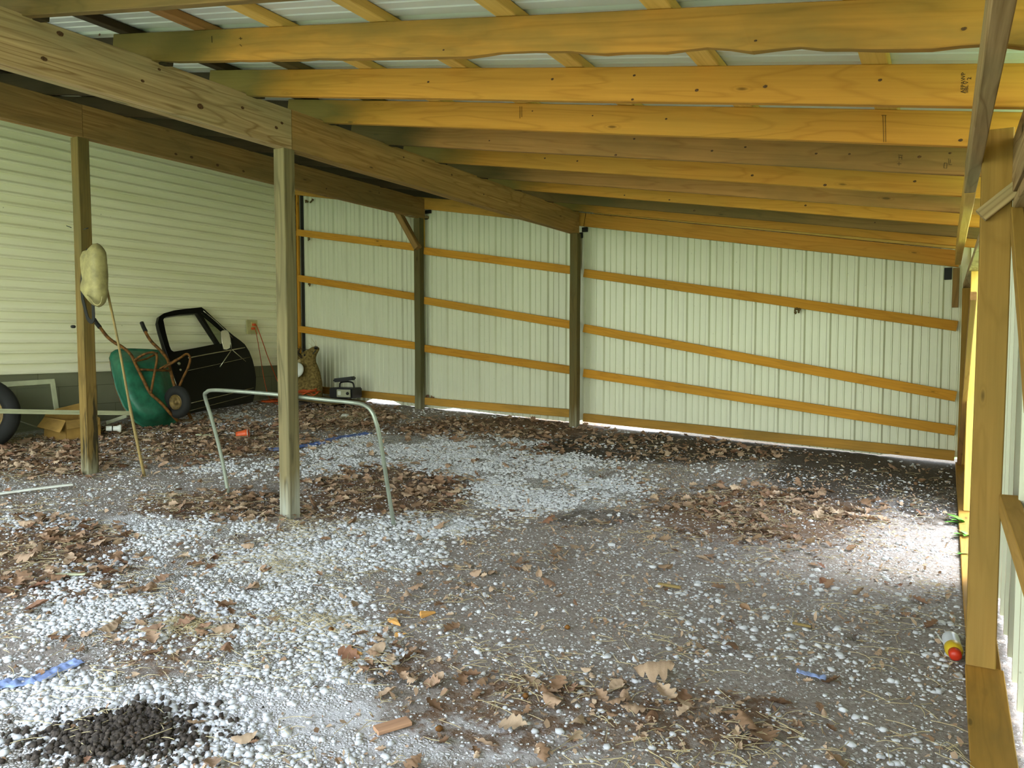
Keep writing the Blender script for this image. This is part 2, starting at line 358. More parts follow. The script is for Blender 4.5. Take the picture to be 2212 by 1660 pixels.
# ------------------------------------------------------------------ the setting: ground
LITTER=[(-6.567,3.594,1.325,1.013,3.835,1),(-6.192,4.772,0.622,0.058,1.134,0.9),(-4.09,3.312,3.146,-1.466,6.307,0.8),(-3.434,4.309,2.522,0.491,2.663,1),(-6.042,6.579,1.509,0.553,1.643,1),(-4.108,6.981,1.169,-0.638,1.486,0.9),(-4.111,2.233,2.066,1.582,6.212,0.9),(-2.738,1.953,6.719,3.979,13.925,0.6),(-1.174,2.206,7.278,-4.519,11.335,0.6),(-1.778,2.249,16.87,0.384,21.115,0.55),(-1.009,5.167,2.273,-0.701,1.629,0.8),(-2.236,7.047,1.192,-0.972,1.64,0.6),(-3.562,3.732,8.363,4.492,9.483,0.7),(-3.366,2.748,8.918,2.352,16.026,0.4),(-1.791,3.265,6.248,-2.49,7.993,0.25),(-0.687,2.437,10.497,-4.992,11.719,0.6),(-5.158,2.666,14.961,8.244,46.457,0.5)]
GRAVEL=[(-3.669,5.596,0.707,-0.249,0.874,1),(-2.489,4.887,3.099,-0.487,2.868,1),(-4.263,4.799,3.689,0.766,4.343,0.8),(-2.771,3.187,4.927,0.588,6.228,0.9),(-3.916,2.935,6.311,-3.685,13.658,0.9),(-2.813,2.507,3.434,1.163,5.476,1),(-3.352,2.131,3.239,3.178,7.792,0.7),(-2.59,1.468,16.872,-16.831,45.768,1),(-2.202,1.513,6.907,-3.527,16.834,1),(-2.126,2.092,6.296,0.409,9.961,1),(-5.065,4.245,3.75,0.27,6.445,0.45),(-6.574,5.402,1.928,0.718,3.123,0.5),(-4.679,2.493,9.454,-5.249,25.262,0.8),(-2.406,1.232,27.229,19.497,88.923,1),(-2.791,3.723,8.749,-1.223,11.034,0.8),(-1.616,1.681,20.471,-27.35,51.054,0.5)]
SAND=[(-1.896,1.757,13.705,-9.705,29.378,1),(-2.529,1.432,41.249,-58.931,110.824,0.8),(-4.156,2.889,11.721,-6.045,26.321,0.6),(-1.281,1.944,14.312,-16.821,32.061,0.5),(-1.591,1.755,18.144,-12.968,36.402,0.6),(-1.892,1.97,29.09,-12.252,53.227,0.6)]
SOIL=[(-2.05,7.187,0.948,-0.735,1.241,1.0),(-0.454,7.219,1.9,-0.392,0.6,1.1),(-2.175,1.398,25.98,-14.023,66.431,1),(-1.891,4.424,13.823,-2.695,12.108,0.6),(-0.056,6.22,17.968,-0.496,1.153,0.7),(-1.673,3.669,3.915,-1.172,4.115,0.35),(-1.69,2.191,57.246,-14.224,83.402,0.5),(-3.851,3.6,16.687,11.506,21.624,0.6)]
def cover(T, X, Y):
    X = np.asarray(X, float); Y = np.asarray(Y, float); r = np.zeros(np.broadcast(X, Y).shape)
    for (a, b, p, q, c, w) in T:
        d = p*(X-a)**2+2*q*(X-a)*(Y-b)+c*(Y-b)**2; r = np.maximum(r, w*np.clip(1.35-.75*d, 0, 1))
    return r
nx, ny = 330, 420; x0, x1, y0, y1 = -7.95, .30, -2.2, 7.95
xs = np.linspace(x0, x1, nx); ys = np.linspace(y0, y1, ny); XX, YY = np.meshgrid(xs, ys)
ZZ = np.array([[gz(a, b)+.004*mn.noise(Vector((a*14, b*14, 2))) for a in xs] for b in ys])
idx = np.arange(nx*ny).reshape(ny, nx); Fq = np.stack([idx[:-1, :-1], idx[:-1, 1:], idx[1:, 1:], idx[1:, :-1]], -1).reshape(-1, 4)
fl = mknp('floor', np.stack([XX, YY, ZZ], -1).reshape(-1, 3), Fq, 'gravel_ground', smooth=True)
a = fl.data.color_attributes.new('cover', 'FLOAT_COLOR', 'POINT')
C4 = np.stack([cover(GRAVEL, XX, YY), cover(LITTER, XX, YY), cover(SOIL, XX, YY), np.ones_like(XX)], -1).astype(np.float32); a.data.foreach_set('color', C4.ravel())
a = fl.data.color_attributes.new('sand', 'FLOAT_COLOR', 'POINT'); sd = cover(SAND, XX, YY).astype(np.float32); a.data.foreach_set('color', np.repeat(sd.ravel()[:, None], 4, 1).ravel())
tag(fl, kind='structure')
# lawn outside
def lawn_z(X, Y): return gbase(max(min(X, 3), -9), max(min(Y, 12), -6)) - .03
V = []; Fc = []
def quad_grid(xa, xb, ya, yb, n, m):
    o = len(V)
    for j in range(m+1):
        for i in range(n+1):
            X = xa+(xb-xa)*i/n; Y = ya+(yb-ya)*j/m; V.append((X, Y, lawn_z(X, Y)+.02*mn.noise(Vector((X*2, Y*2, 0)))))
    for j in range(m):
        for i in range(n): q = o+j*(n+1)+i; Fc.append((q, q+1, q+n+2, q+n+1))
quad_grid(-9, .3, 7.9, 22, 30, 40); quad_grid(.29, 14, -12, 22, 30, 60); quad_grid(-9, .3, -14, -2.15, 30, 30)
lw = mk('lawn', V, Fc, 'lawn', None, True); tag(lw, 'bright green lawn outside the shed, seen under the back wall', 'grass', kind='stuff')
# grass blades along the outside of the back wall
V = []; Fc = []
for i in range(5200):
    X = random.uniform(-7.3, .25); Y = random.uniform(7.82, 9.0); z = lawn_z(X, Y); h = random.uniform(.03, .09); a = random.uniform(0, 6.28); lean = random.uniform(.01, .05); w = .003
    dx, dy = math.cos(a), math.sin(a); o = len(V)
    V += [(X-dy*w, Y+dx*w, z), (X+dy*w, Y-dx*w, z), (X+dx*lean*.4+dy*w*.7, Y+dy*lean*.4-dx*w*.7, z+h*.6), (X+dx*lean*.4-dy*w*.7, Y+dy*lean*.4+dx*w*.7, z+h*.6), (X+dx*lean, Y+dy*lean, z+h)]
    Fc += [(o, o+1, o+2, o+3), (o+3, o+2, o+4)]
g = mk('grass', V, Fc, 'plant_green'); tag(g, 'sunlit grass blades growing outside along the foot of the back wall', 'grass', kind='stuff')

# ------------------------------------------------------------------ walls and roof
SL = .168
def rz_(X, off=0): return ZC + .8 + off + SL*(.06-X)      # rafter underside line
P9 = .2286
def ribprof(a, b, phase, ds=1.0):
    """(along, depth) points of the ribbed sheet between a and b: deep rib each 9 in, two low ribs between."""
    pts = [(a, 0)]; k = math.floor((a-phase)/P9)-1
    while phase+k*P9 < b:
        c = phase+k*P9
        for (q, d) in [(-.027, 0), (-.019, -.024), (.004, -.024), (.018, 0), (.062, 0), (.065, -.009), (.074, -.009), (.080, 0), (.128, 0), (.131, -.009), (.140, -.009), (.146, 0)]:
            if a < c+q < b: pts.append((c+q, d*ds))
        k += 1
    pts.append((b, 0)); return pts
rib0 = atY(668, 671, 7.70).x
pr = ribprof(-7.79, .23, rib0); V = []; Fc = []
for (q, d) in pr:
    bot = gbase(q, 7.7)+np.interp(q, [-7.7, -6.6, -6.45, -6.15, -6.0, -5.35, -5.2, -4.6, -3.6, -3.45, -3.1, -2.6, -1.9, -.5, -.25, .2], [-.01, -.01, .05, .05, .0, .0, .03, .012, .012, .055, .05, .035, .022, .008, .05, .06])
    V += [(q, 7.70+d, bot), (q, 7.70+d, rz_(q, .17))]
for i in range(len(pr)-1): Fc.append((2*i, 2*i+2, 2*i+3, 2*i+1))
tag(mk('wall_back', V, Fc, 'siding_metal'), kind='structure')
# right wall sheets: near stretch and far stretch, the doorway between them left open
def side_sheet(name, ya, yb, ztop, X=.270):
    pr = ribprof(ya, yb, .05); V = []; Fc = []
    for (q, d) in pr: V += [(X+d, q, gbase(.2, q)+.03), (X+d, q, ztop)]
    for i in range(len(pr)-1): Fc.append((2*i, 2*i+2, 2*i+3, 2*i+1))
    return tag(mk(name, V, Fc, 'siding_metal'), kind='structure')
side_sheet('wall_right', -1.2, 4.45, ZC+.72); side_sheet('wall_right.001', 5.9, 7.72, ZC+.72)
# left wall: vinyl siding over a block footing
V = []; Fc = []; zb = ZC-.315; ncr = 26; hh = .1008
prof = [(.0, -.002), (.0055, -.002), (.006, .022), (.013, .029), (.024, .026), (.034, .012), (.044, .004), (.1, .0015)]
prs = []
for c in range(ncr):
    for (z, d) in prof: prs.append((zb+c*hh+z, d))
ysd = np.linspace(-1.6, 7.735, 40)
for Y in ysd:
    for (z, d) in prs: V.append((-7.78+d, Y, z+.002*math.sin(Y*.9)))
m = len(prs)
for j in range(len(ysd)-1):
    for i in range(m-1): q = j*m+i; Fc.append((q, q+m, q+m+1, q+1))
ws = mk('wall_left', V, Fc, 'vinyl_siding'); tag(ws, kind='structure')
ft = mk('foundation', [(-7.80, -1.6, -.6), (-7.80, 7.69, -.6), (-7.80, 7.69, zb+.01), (-7.80, -1.6, zb+.01), (-8.0, -1.6, -.6), (-8.0, 7.69, -.6), (-8, 7.69, zb+.01), (-8, -1.6, zb+.01)], [(0, 1, 2, 3), (4, 7, 6, 5), (3, 2, 6, 7), (1, 5, 6, 2), (0, 3, 7, 4), (0, 4, 5, 1)], 'block_wall')
ft.data.transform(Matrix.Translation((.02, 0, 0))); child(ft, ws); tag(ft, 'grey concrete block footing')
c = mk('corner_trim', *(lambda x, y, w, z0, z1: ([(x, y, z0), (x+w, y, z0), (x+w, y+w, z0), (x, y+w, z0), (x, y, z1), (x+w, y, z1), (x+w, y+w, z1), (x, y+w, z1)], [(0, 1, 5, 4), (1, 2, 6, 5), (2, 3, 7, 6), (3, 0, 4, 7), (4, 5, 6, 7), (0, 3, 2, 1)]))(-7.785, 7.555, .06, zb, ZC+2.2), 'vinyl_siding')
child(c, ws)
# roof sheets on the purlins
pr = ribprof(-1.0, 7.78, .02, -.45); V = []; Fc = []
for (q, d) in pr: V += [(.62, q, rz_(.62, .1815+d)), (-7.76, q, rz_(-7.76, .1815+d))]
for i in range(len(pr)-1): Fc.append((2*i, 2*i+1, 2*i+3, 2*i+2))
cl = mk('ceiling', V, Fc, 'roof_metal'); tag(cl, kind='structure')
# black strip stands in for the shade of the back left corner gap
bk = board('gap_shade_strip', (-7.672, 7.688, ZC-.7), (-7.672, 7.688, ZC+2.1), .05, .012, 'dark_steel_and_gap', wdir=(1, 0, 0), seg=2); tag(bk, kind='structure')

# ------------------------------------------------------------------ posts, beams, rafters
def post(name_label, X, Y, zt, mat, s=.089, zb=None, grp='square wooden posts', w2=None):
    b = (gbase(X, Y)-.04) if zb is None else zb
    return board('post', (X, Y, b), (X, Y, zt), s, w2 or s, mat, name_label, 'post', grp, wdir=(1, 0, 0), bev=.004, jit=.002, seg=24)
bA0, bA1 = ZC+1.165, ZC+1.40; bB0, bB1 = ZC+1.51, ZC+1.745
post('weathered grey post standing nearest, with a knotty foot in the leaves', -3.5095, 3.378, bA0, 'post_weathered')
post('brown post with a black-streaked foot, carrying the hanging cushion', -5.6105, 3.388, bB0, 'post_brown')
post('dark brown post against the back wall under the end of the near beam', -3.478, 7.49, bA0, 'post_far')
post('dark brown post against the back wall with a diagonal brace', -5.615, 7.57, bB0, 'post_far')
# beams: each a run of two planks butted over a post, double thickness
def beam(label, X, ya, yb, z0, z1, mat, grp, nplies=2):
    root = empty('beam', (X, ya, (z0+z1)/2), label, 'beam', grp)
    for k in range(nplies):
        o = board('plank', (X-.02-.039*k, ya, (z0+z1)/2-.002*k), (X-.02-.039*k, yb-.02*k, (z0+z1)/2-.002*k), z1-z0, .038, mat, seg=20, jit=.002); child_mw(o, root)
    return root
def child_mw(o, root):
    mw = o.matrix_world.copy(); o.parent = root; o.matrix_parent_inverse = Matrix.Identity(4); o.matrix_basis = Matrix.Translation(-Vector(root.location)) @ mw
jA = atX(631, 300, -3.45).y; jB = atX(178, 250, -5.545).y; eA = atX(1252, 480, -3.45).y; eB = atX(918, 445, -5.545).y
beam('thick knotty weathered beam crossing from the top left, nearer half', -3.45, -.9, jA-.002, bA0, bA1, 'beam_weathered', 'plank beams on the posts')
beam('far half of the near beam, paint-flecked, ending at the back wall', -3.45, jA+.002, eA, bA0-.001, bA1, 'beam_brown', 'plank beams on the posts')
beam('short length of the farther beam left of the brown post', -5.545, -.9, jB-.002, bB0, bB1, 'beam_brown', 'plank beams on the posts')
beam('farther brown beam running from the brown post to the back wall', -5.545, jB+.002, eB, bB0-.001, bB1, 'beam_brown', 'plank beams on the posts')
sp_ = board('support_block', atX(880, 464, -5.6)+Vector((0, 0, .0)), atX(920, 471, -5.6), .03, .10, 'beam_weathered', 'short scrap block under the end of the farther beam', 'block'); 
# knee brace
b0 = atY(855, 450, 7.50); b1 = atY(903, 537, 7.50); board('knee_brace', b0, b1, .07, .085, 'beam_brown', 'short diagonal knee brace under the farther beam at the back', 'brace', wdir=(1, 0, .6))
# rafters
ORD = ['nearest', 'second', 'third', 'fourth', 'fifth', 'sixth', 'seventh', 'eighth', 'ninth', 'tenth', 'eleventh', 'farthest']
YS = [-.60, .02, .63, 1.2436, 1.85, 2.4556, 3.047, 3.654, 4.263, 4.870, 5.475, 6.062, 6.72, 7.325]
mats = ['pine_orange']*4 + ['pine_dark', 'pine_orange_stained', 'pine_orange', 'pine_orange', 'pine_brown', 'pine_orange', 'pine_brown', 'pine_orange', 'pine_dark', 'pine_orange']
labs = ['']*4 + ['dark rafter cutting the top left corner of the picture', 'near orange rafter with grey water stains and a bark-edged right end', 'orange rafter bearing a black grade stamp by the right header', 'orange rafter with a double pencil line, just behind the stamped one', 'grey-brown rafter with many small knots and two faint stamps', 'bright yellow-orange rafter behind the grey-brown stamped one', 'dull brown rafter, cracked along its face, sixth from the camera', 'thin-looking orange rafter between the cracked brown one and the dark one', 'dark weathered brown rafter close to the back wall', 'last orange rafter, showing a sliver above the back wall board']
for i, Y in enumerate(YS):
    A = Vector((.45, Y+.019, rz_(.45, .07))); B = Vector((-3.76, Y+.019, rz_(-3.76, .07)))
    wn = (lambda x: .25 if x < 2.1 else -.3) if i == 5 else None
    lab = labs[i] or 'orange rafter overhead at the open front, %s from the front edge' % ['first', 'second', 'third', 'fourth'][min(i, 3)]
    board('rafter', A, B, .14, .038, mats[i], lab, 'rafter', 'long rafters over the right half', seg=60 if wn else 24, wane=wn)
    if i > 1:
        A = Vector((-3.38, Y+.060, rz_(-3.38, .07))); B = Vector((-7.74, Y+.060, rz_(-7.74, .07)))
        board('rafter', A, B, .14, .038, 'dark_wood', 'dark rafter over the left bay, %s one from the camera' % ORD[i-2], 'rafter', 'dark rafters over the left bay', seg=10)
# grade stamp, pencil lines and tick marks on the boards
def mark(name, segs, r, mat, root):
    V = []; Fc = []
    for pts in segs:
        a, b = tube_geo(pts, r, 4); k = len(V); V += a; Fc += [tuple(q+k for q in f) for f in b]
    o = mk(name, V, Fc, mat); o.parent = root; o.matrix_parent_inverse = Matrix.Identity(4); o.matrix_basis = root.matrix_basis.inverted(); tag(o, 'black ink or pencil marking'); return o
RF = {min(YS, key=lambda q: abs(q-o.location.y+.019)): o for o in COL.objects if o.name.startswith('rafter') and o.location.x > 0}
def rmark(Y, segs, r=.0011):
    for q in segs: mark('pencil_mark', [[atY(x, y, Y-.0015) for x, y in q]], r, 'ink', RF[Y])
def text_part(txt, P, h, root, ang):
    cu = bpy.data.curves.new('grade_stamp', 'FONT'); cu.body = txt; cu.size = h; cu.extrude = .0004; t = bpy.data.objects.new('t', cu); COL.objects.link(t)
    me = bpy.data.meshes.new_from_object(t.evaluated_get(bpy.context.evaluated_depsgraph_get())); bpy.data.objects.remove(t)
    me.transform(Matrix.Translation(P) @ Matrix.Rotation(ang, 4, 'Y') @ Matrix.Rotation(math.pi/2, 4, 'X')); me.materials.clear(); me.materials.append(M['ink'])
    o = link(bpy.data.objects.new('grade_stamp', me), root); o.matrix_basis = root.matrix_basis.inverted(); tag(o, 'black grade stamp')
text_part('AFPAWP', atY(2084, 201, 3.045), .018, RF[3.047], -math.pi/2); text_part('SIBL V', atY(2091, 201, 3.045), .015, RF[3.047], -math.pi/2); text_part('2', atY(2098, 172, 3.045), .018, RF[3.047], -math.pi/2)
rmark(3.654, [[(1907, 250), (1908, 280), (1909, 307)], [(1912.5, 250), (1913, 275), (1913.5, 307)], [(1904, 249), (1915, 249.5)], [(1123, 230), (1123, 256)], [(1127, 230), (1127, 253)]])
rmark(4.263, [[(1940, 335), (1950, 336)], [(1941, 340), (1949, 341)], [(1942, 345), (1942, 337)], [(1948, 345), (1948, 337)], [(1938, 354), (1947, 354)], [(1942, 350), (1942, 358)], [(2040, 352), (2046, 353), (2045, 364), (2039, 363), (2040, 352)], [(2049, 343), (2050, 356), (2056, 356)], [(2053, 345), (2053, 352)]])
rmark(2.4556, [[(457, 78), (458, 92)], [(519, 80), (520, 86)], [(516, 83), (523, 83)], [(518, 96), (522, 100)]])
# knots showing on the board faces
plain('knot_wood', '6a4722', .75, 0, .35, 140)
def knot(P, nrm, r, root, lr):
    V = [Vector((0, 0, 0))]; Fc = []; nrm = Vector(nrm); u = Vector((0, 0, 1)); w = nrm.cross(u); n = 14
    for k in range(n): a = 2*math.pi*k/n; rr_ = r*(1+.18*mn.noise(Vector((k*.9, r*900, 1)))); V.append(u*math.sin(a)*rr_*.8+w*math.cos(a)*rr_*1.15)
    V = [P+v+nrm*(.0008 if i == 0 else .0) for i, v in enumerate(V)]; Fc = [(0, 1+k, 1+(k+1) % n) for k in range(n)]
    o = mk('knot', V, Fc, 'knot_wood'); o.parent = root; o.matrix_parent_inverse = Matrix.Identity(4); o.matrix_basis = root.matrix_basis.inverted(); tag(o, 'dark round knot')
BM = [o for o in COL.objects if o.name.startswith('beam')]
for (x, y, r) in [(130, 73, .014), (95, 127, .012), (433, 230, .017), (524, 233, .010), (597, 276, .011), (609, 266, .010), (308, 175, .009), (344, 150, .008)]: knot(atX(x, y, -3.4495), (1, 0, 0), r, BM[0], 0)
for (x, y, r) in [(872, 340, .008), (976, 378, .010), (1045, 420, .008)]: knot(atX(x, y, -3.4495), (1, 0, 0), r, BM[1], 0)
for (x, y, r) in [(380, 333, .012), (414, 340, .014), (470, 357, .014), (526, 370, .012), (705, 408, .009), (819, 417, .008)]: knot(atX(x, y, -5.5435), (1, 0, 0), r, BM[3], 0)
for Y, L_ in {3.047: [(925, 177, .009), (1193, 171, .009), (1370, 163, .008), (1366, 215, .008), (1505, 195, .010), (1653, 187, .011), (1901, 173, .009)], 3.654: [(1439, 257, .008), (1280, 250, .006), (2075, 303, .011), (1150, 240, .006)], 2.4556: [(215, 75, .012), (958, 108, .006), (2082, 62, .009), (1632, 88, .006)], 4.263: [(1330, 335, .012), (1370, 300, .009), (1538, 326, .010), (1610, 318, .009), (1763, 332, .009), (1835, 333, .008), (1986, 339, .012), (2052, 331, .009), (1057, 304, .008)], 4.87: [(1177, 342, .010), (1247, 348, .010), (1625, 379, .012), (1782, 400, .013), (1976, 392, .011)], 6.062: [(1740, 444, .012), (1349, 422, .010), (1446, 432, .010)], 6.72: [(1500, 455, .014), (1890, 481, .008)]}.items():
    for (x, y, r) in L_: knot(atY(x, y, Y-.0012), (0, -1, 0), r*.68, RF[Y], 0)
# purlins
PX = [.40, -.197, -.797, -1.38, -1.975, -2.546, -3.047, -3.62, -4.2, -4.8, -5.4, -6.0, -6.6, -7.2]
PLAB = {-.197: 'rightmost of the flat purlins seen under the white roof', -.797: 'flat purlin, second from the right under the white roof', -1.38: 'flat purlin above the middle of the near stained rafter', -1.975: 'pale flat purlin entering at the top, fourth from the right', -2.546: 'flat pale purlin left of the fourth one, at the top edge', -3.047: 'brown flat purlin near the top left, lit on one side', -3.62: 'dark flat purlin next to the end of the near rafter'}
for i, X in enumerate(PX):
    Xc = X-.0445; z = rz_(Xc, .1612)
    board('purlin', (Xc, -.95, z), (Xc, 7.66, z), .089, .036, 'pine_pale' if -2.7 < X else ('pine_brown' if X > -3.3 else 'dark_wood'), PLAB.get(X, 'dark purlin over the left bay, %s toward the house wall' % ['first', 'second', 'third', 'fourth', 'fifth', 'last'][max(0, i-8)] if X < -3.9 else 'purlin at the eave outside the right header'), 'purlin', 'flat purlins under the roof sheets', wdir=(1, 0, -SL), seg=10, jit=.0003)
# boards on the back wall
zb_ = lambda X: ZC+.655+.1735*(.045-X)
for (xa, xb, lab) in [(.10, -3.41, 'orange cap board along the top of the back wall, right of the near beam'), (-3.42, -7.70, 'yellow cap board along the top of the back wall behind both beams')]:
    board('cap_board', (xa, 7.615, zb_(xa)+.07), (xb, 7.615, zb_(xb)+.07), .14, .036, 'pine_orange' if xa > 0 else 'pine_sill', lab, 'board', 'cap boards of the back wall')
board('ledger', (.09, 7.60, zb_(.09)+.19), (-3.3, 7.60, zb_(-3.3)+.19), .085, .036, 'pine_pale', 'pale yellow strip of lumber on top of the right cap board', 'board')
YG = 7.645
bays = [('left bay', [((647, 502), (893, 536.5)), ((649, 600.6), (893, 643)), ((651, 711), (896, 748.5)), ((687, 842), (899, 864))]),
        ('middle bay', [((915, 542), (1222.5, 586)), ((915, 649.5), (1224, 704)), ((919, 753), (1224, 801)), ((921.5, 867), (1224, 893.6))]),
        ('right bay', [((1246.7, 591), (2067.7, 705)), ((1247, 709.5), (2065, 857)), ((1247, 805.5), (2063, 931)), ((1247, 901.5), (2061.7, 985))])]
rows = ['top girt', 'second girt', 'third girt', 'bottom board']
for bi, (bn, gs) in enumerate(bays):
    for gi, (p, q) in enumerate(gs):
        A = atY(*p, YG-.019); B = atY(*q, YG-.019)
        if bi == 0 and gi < 3: A.x = -7.70
        if bi == 1: A.x = -5.57+.0; B.x = -3.535+.0
        if bi == 2: A.x = -3.43
        if bi < 1: B.x = -5.66
        mt = 'pine_girt' if gi < 3 else 'pine_sill'
        board('girt', A, B, .089, .036, mt, '%s across the %s of the back metal wall' % (rows[gi], bn), 'girt', 'horizontal girts on the back wall')
board('stud', (-7.724, 7.66, gbase(-7.7, 7.6)), (-7.724, 7.66, ZC+2.05), .036, .036, 'pine_girt', 'thin rough stud in the back left corner', 'stud', wdir=(1, 0, 0))
for (X0, lab, a, b) in [(-5.5, 'thin pale strip of wood beside the braced back post', 470, 540), (-3.405, 'thin pale strip of wood beside the other back post', 505, 585)]:
    px = 915 if X0 < -5 else 1249
    A = atY(px, a, 7.66); B = atY(px+.5, b-5, 7.66); board('spacer_strip', A, B, .03, .02, 'pine_pale', lab, 'strip', 'spacer strips', wdir=(1, 0, 0), seg=4)
# plain black boxes at the beam ends
for (r, Yb, lab) in [((919, 455, 931, 461), 7.67, 'small black bracket at the end of the farther beam, upper one'), ((1258, 492, 1269, 501), 7.67, 'black bracket right of the near beam end, upper one'), ((1250, 503, 1259, 514), 7.67, 'black bracket right of the near beam end, lower one'), ((917, 467, 923, 474), 7.67, 'small black bracket at the end of the farther beam, lower one'), ((2040, 579, 2056, 604), 7.64, 'black bracket in the right back corner under the cap board')]:
    A = atY(r[0], r[1], Yb); B = atY(r[2], r[3], Yb); c = (A+B)/2
    tag(box('patch', c, (abs(B.x-A.x), .03, abs(A.z-B.z)), 'dark_steel_and_gap', bev=.002), lab, 'patch', 'black patches')

# ------------------------------------------------------------------ right side framing
HX = .082
board('header', (HX, -.95, ZC+.73), (HX, 3.968, ZC+.73), .138, .044, 'beam_weathered', 'grey header board overhead at the right, streaked underneath', 'header', 'header boards')
board('header', (HX, 3.972, ZC+.73), (HX, 7.58, ZC+.73), .138, .044, 'pine_pale', 'far header board with its underside lit bright yellow', 'header', 'header boards')
z0 = ZC-1.235
post('yellow post at the right edge of the picture, standing on the sill', .153, 3.375, ZC+.78, 'post_yellow', .098, z0+.004, 'right wall posts', .09)
post('dark corner post at the far end of the right wall', .172, 7.56, ZC+.46, 'pine_sill', .10, gbase(.17, 7.56)+.03, 'right wall posts', .09)
board('post_offcut', (.072, 7.60, ZC+.30), (.072, 7.60, ZC+.64), .05, .03, 'pine_dark', 'short dark block hanging in the right back corner', 'block', wdir=(1, 0, 0), seg=4)
board('sill', (.165, 3.33+.01, z0-.019), (.165, -.9, gbase(.16, -.9)+.0), .125, .04, 'pine_sill', 'wide sill plank on the ground below the near yellow post', 'sill', 'sill planks', wdir=(1, 0, 0))
board('sill', (.165, 3.345, z0-.019), (.165, 7.62, gbase(.16, 7.62)+.012), .11, .04, 'pine_sill', 'far sill plank running to the back right corner', 'sill', 'sill planks', wdir=(1, 0, 0))
board('door_plate', (.228, 3.32, ZC+.50), (.228, -.9, ZC+.50), .052, .036, 'beam_weathered', 'rough horizontal plate at the right edge, nearer than the yellow post', 'plate', 'wall plates', wdir=(1, 0, 0))
board('cleat', (.104, 3.308, ZC+.465), (.245, 3.308, ZC+.585), .05, .04, 'beam_weathered', 'short rough cleat nailed aslant across the front of the yellow post', 'cleat')
board('door_plate', (.185, 4.1, ZC+.485), (.185, 7.62, ZC+.485), .12, .036, 'beam_weathered', 'far horizontal plate above the doorway', 'plate', 'wall plates', wdir=(1, 0, 0))
board('door_stud', (.185, 5.85, gbase(.18, 5.85)+.03), (.185, 5.85, ZC+.465), .09, .036, 'pine_pale', 'stud at the far side of the doorway in the right wall', 'stud', wdir=(1, 0, 0))
board('brace', atX(2103, 640, .125), atX(2072, 1000, .13), .05, .03, 'pine_brown', 'leaning brace on the far part of the right wall', 'brace', 'right wall braces', wdir=(0, 1, .3))
rg = atX(2150, 470, .165); board('brace', (.215, 3.31, ZC+.46), (.215, 2.50, ZC-.17), .07, .038, 'post_yellow', 'diagonal brace dropping right from the top of the yellow post', 'brace', 'right wall braces', wdir=(0, 1, .6))
board('girt', (.222, 3.32, ZC-.60), (.222, -.9, ZC-.64), .075, .06, 'post_yellow', 'low girt on the right wall beside the yellow post', 'girt')
board('header', (.217, 3.40, ZC+.64), (.222, -.95, ZC+.64), .20, .038, 'beam_weathered', 'outer header board at the upper right edge, outside the yellow post', 'header', 'header boards')

# ------------------------------------------------------------------ things by the left wall
# wheelbarrow tipped up against the wall; its plane leans back from the ground line
WP = Vector((-6.98, 5.2, ZC-.86)); WN = Vector((1, -.10, .50)).normalized()
def wp(x, y, off=0.0): return atP(x, y, WP+WN*off, WN)
wb = empty('wheelbarrow', (-7.05, 5.15, gz(-7.05, 5.15)), 'green wheelbarrow tipped up against the siding, rusty frame and wheel facing out', 'wheelbarrow')
rim = [(239, 775), (243, 764), (254, 757.5), (277, 756), (310, 757), (343, 759), (356, 770), (363, 795), (372, 833), (381, 872), (385, 905), (372, 915), (339, 925), (312, 922), (291, 910), (279, 893), (267, 877), (252, 840), (244, 805)]
def rs(poly, n):                            # resample a closed pixel outline
    P = np.array(poly+[poly[0]], float); d = np.r_[0, np.cumsum(np.hypot(*np.diff(P, axis=0).T))]; t = np.linspace(0, d[-1], n, endpoint=False)
    return np.stack([np.interp(t, d, P[:, 0]), np.interp(t, d, P[:, 1])], 1)
R_ = rs(rim, 48); cen = np.array([322, 838])
V = []; Fc = []
lv = [(1.035, .0), (1.035, .012), (1.0, .012), (.97, .03), (.86, .13), (.74, .22), (.66, .25), (.45, .262), (.2, .265)]
for (k, off) in lv:
    for q in R_:
        p = cen+(q-cen)*k; p[0] -= (1-k)*6; V.append(wp(p[0], p[1], off))
n = 48
for i in range(len(lv)-1):
    for k in range(n): a = i*n+k; b = i*n+(k+1) % n; Fc.append((a, b, b+n, a+n))
Fc.append(tuple(range((len(lv)-1)*n, len(lv)*n)))
tr = mk('tray', V, Fc, 'green_tray', None, True); child(tr, wb)
rimt = tube('tray_rim', [wp(*(cen+(q-cen)*1.02), .0) for q in R_], .009, 'rust_steel', None, 8, True); child(rimt, wb)
def wt(name, pts, r, mat='rust_steel', k=4): o = tube(name, spline([wp(*p) for p in pts], k), r, mat, None, 10); return child(o, wb)
hl = [(204, 692, .12), (217, 709, .14), (233, 729, .17), (250, 742, .19), (264, 750, .21), (283, 767, .25), (296, 794, .285), (310, 822, .29), (325, 850, .29), (346, 869, .29), (365, 890, .27), (384, 910, .20)]
hr = [(308, 700, .12), (316, 721, .14), (327, 738, .16), (339, 750, .18), (354, 766, .22), (363, 780, .26), (370, 808, .29), (378, 838, .30), (392, 868, .30), (404, 888, .27), (412, 903, .20)]
wt('handle', hl, .016); wt('handle', hr, .016)
for pts in ([(203, 690, .12), (209, 699, .13), (216, 708, .14)], [(306, 697, .115), (310, 707, .125), (315, 717, .135)]): wt('grip', pts, .021, 'black_rubber')
wt('leg', [(291, 779, .29), (303, 770, .37), (319, 763, .44), (332, 762, .46), (339, 770, .46), (337, 790, .44), (331, 820, .38), (326, 850, .31)], .012)
wt('leg', [(352, 797, .30), (370, 786, .40), (390, 773, .48), (404, 765, .50), (411, 775, .50), (406, 795, .46), (396, 815, .38), (388, 834, .31)], .012)
wt('cross_bar', [(302, 799, .29), (335, 800, .30), (369, 801, .29)], .013, k=2)
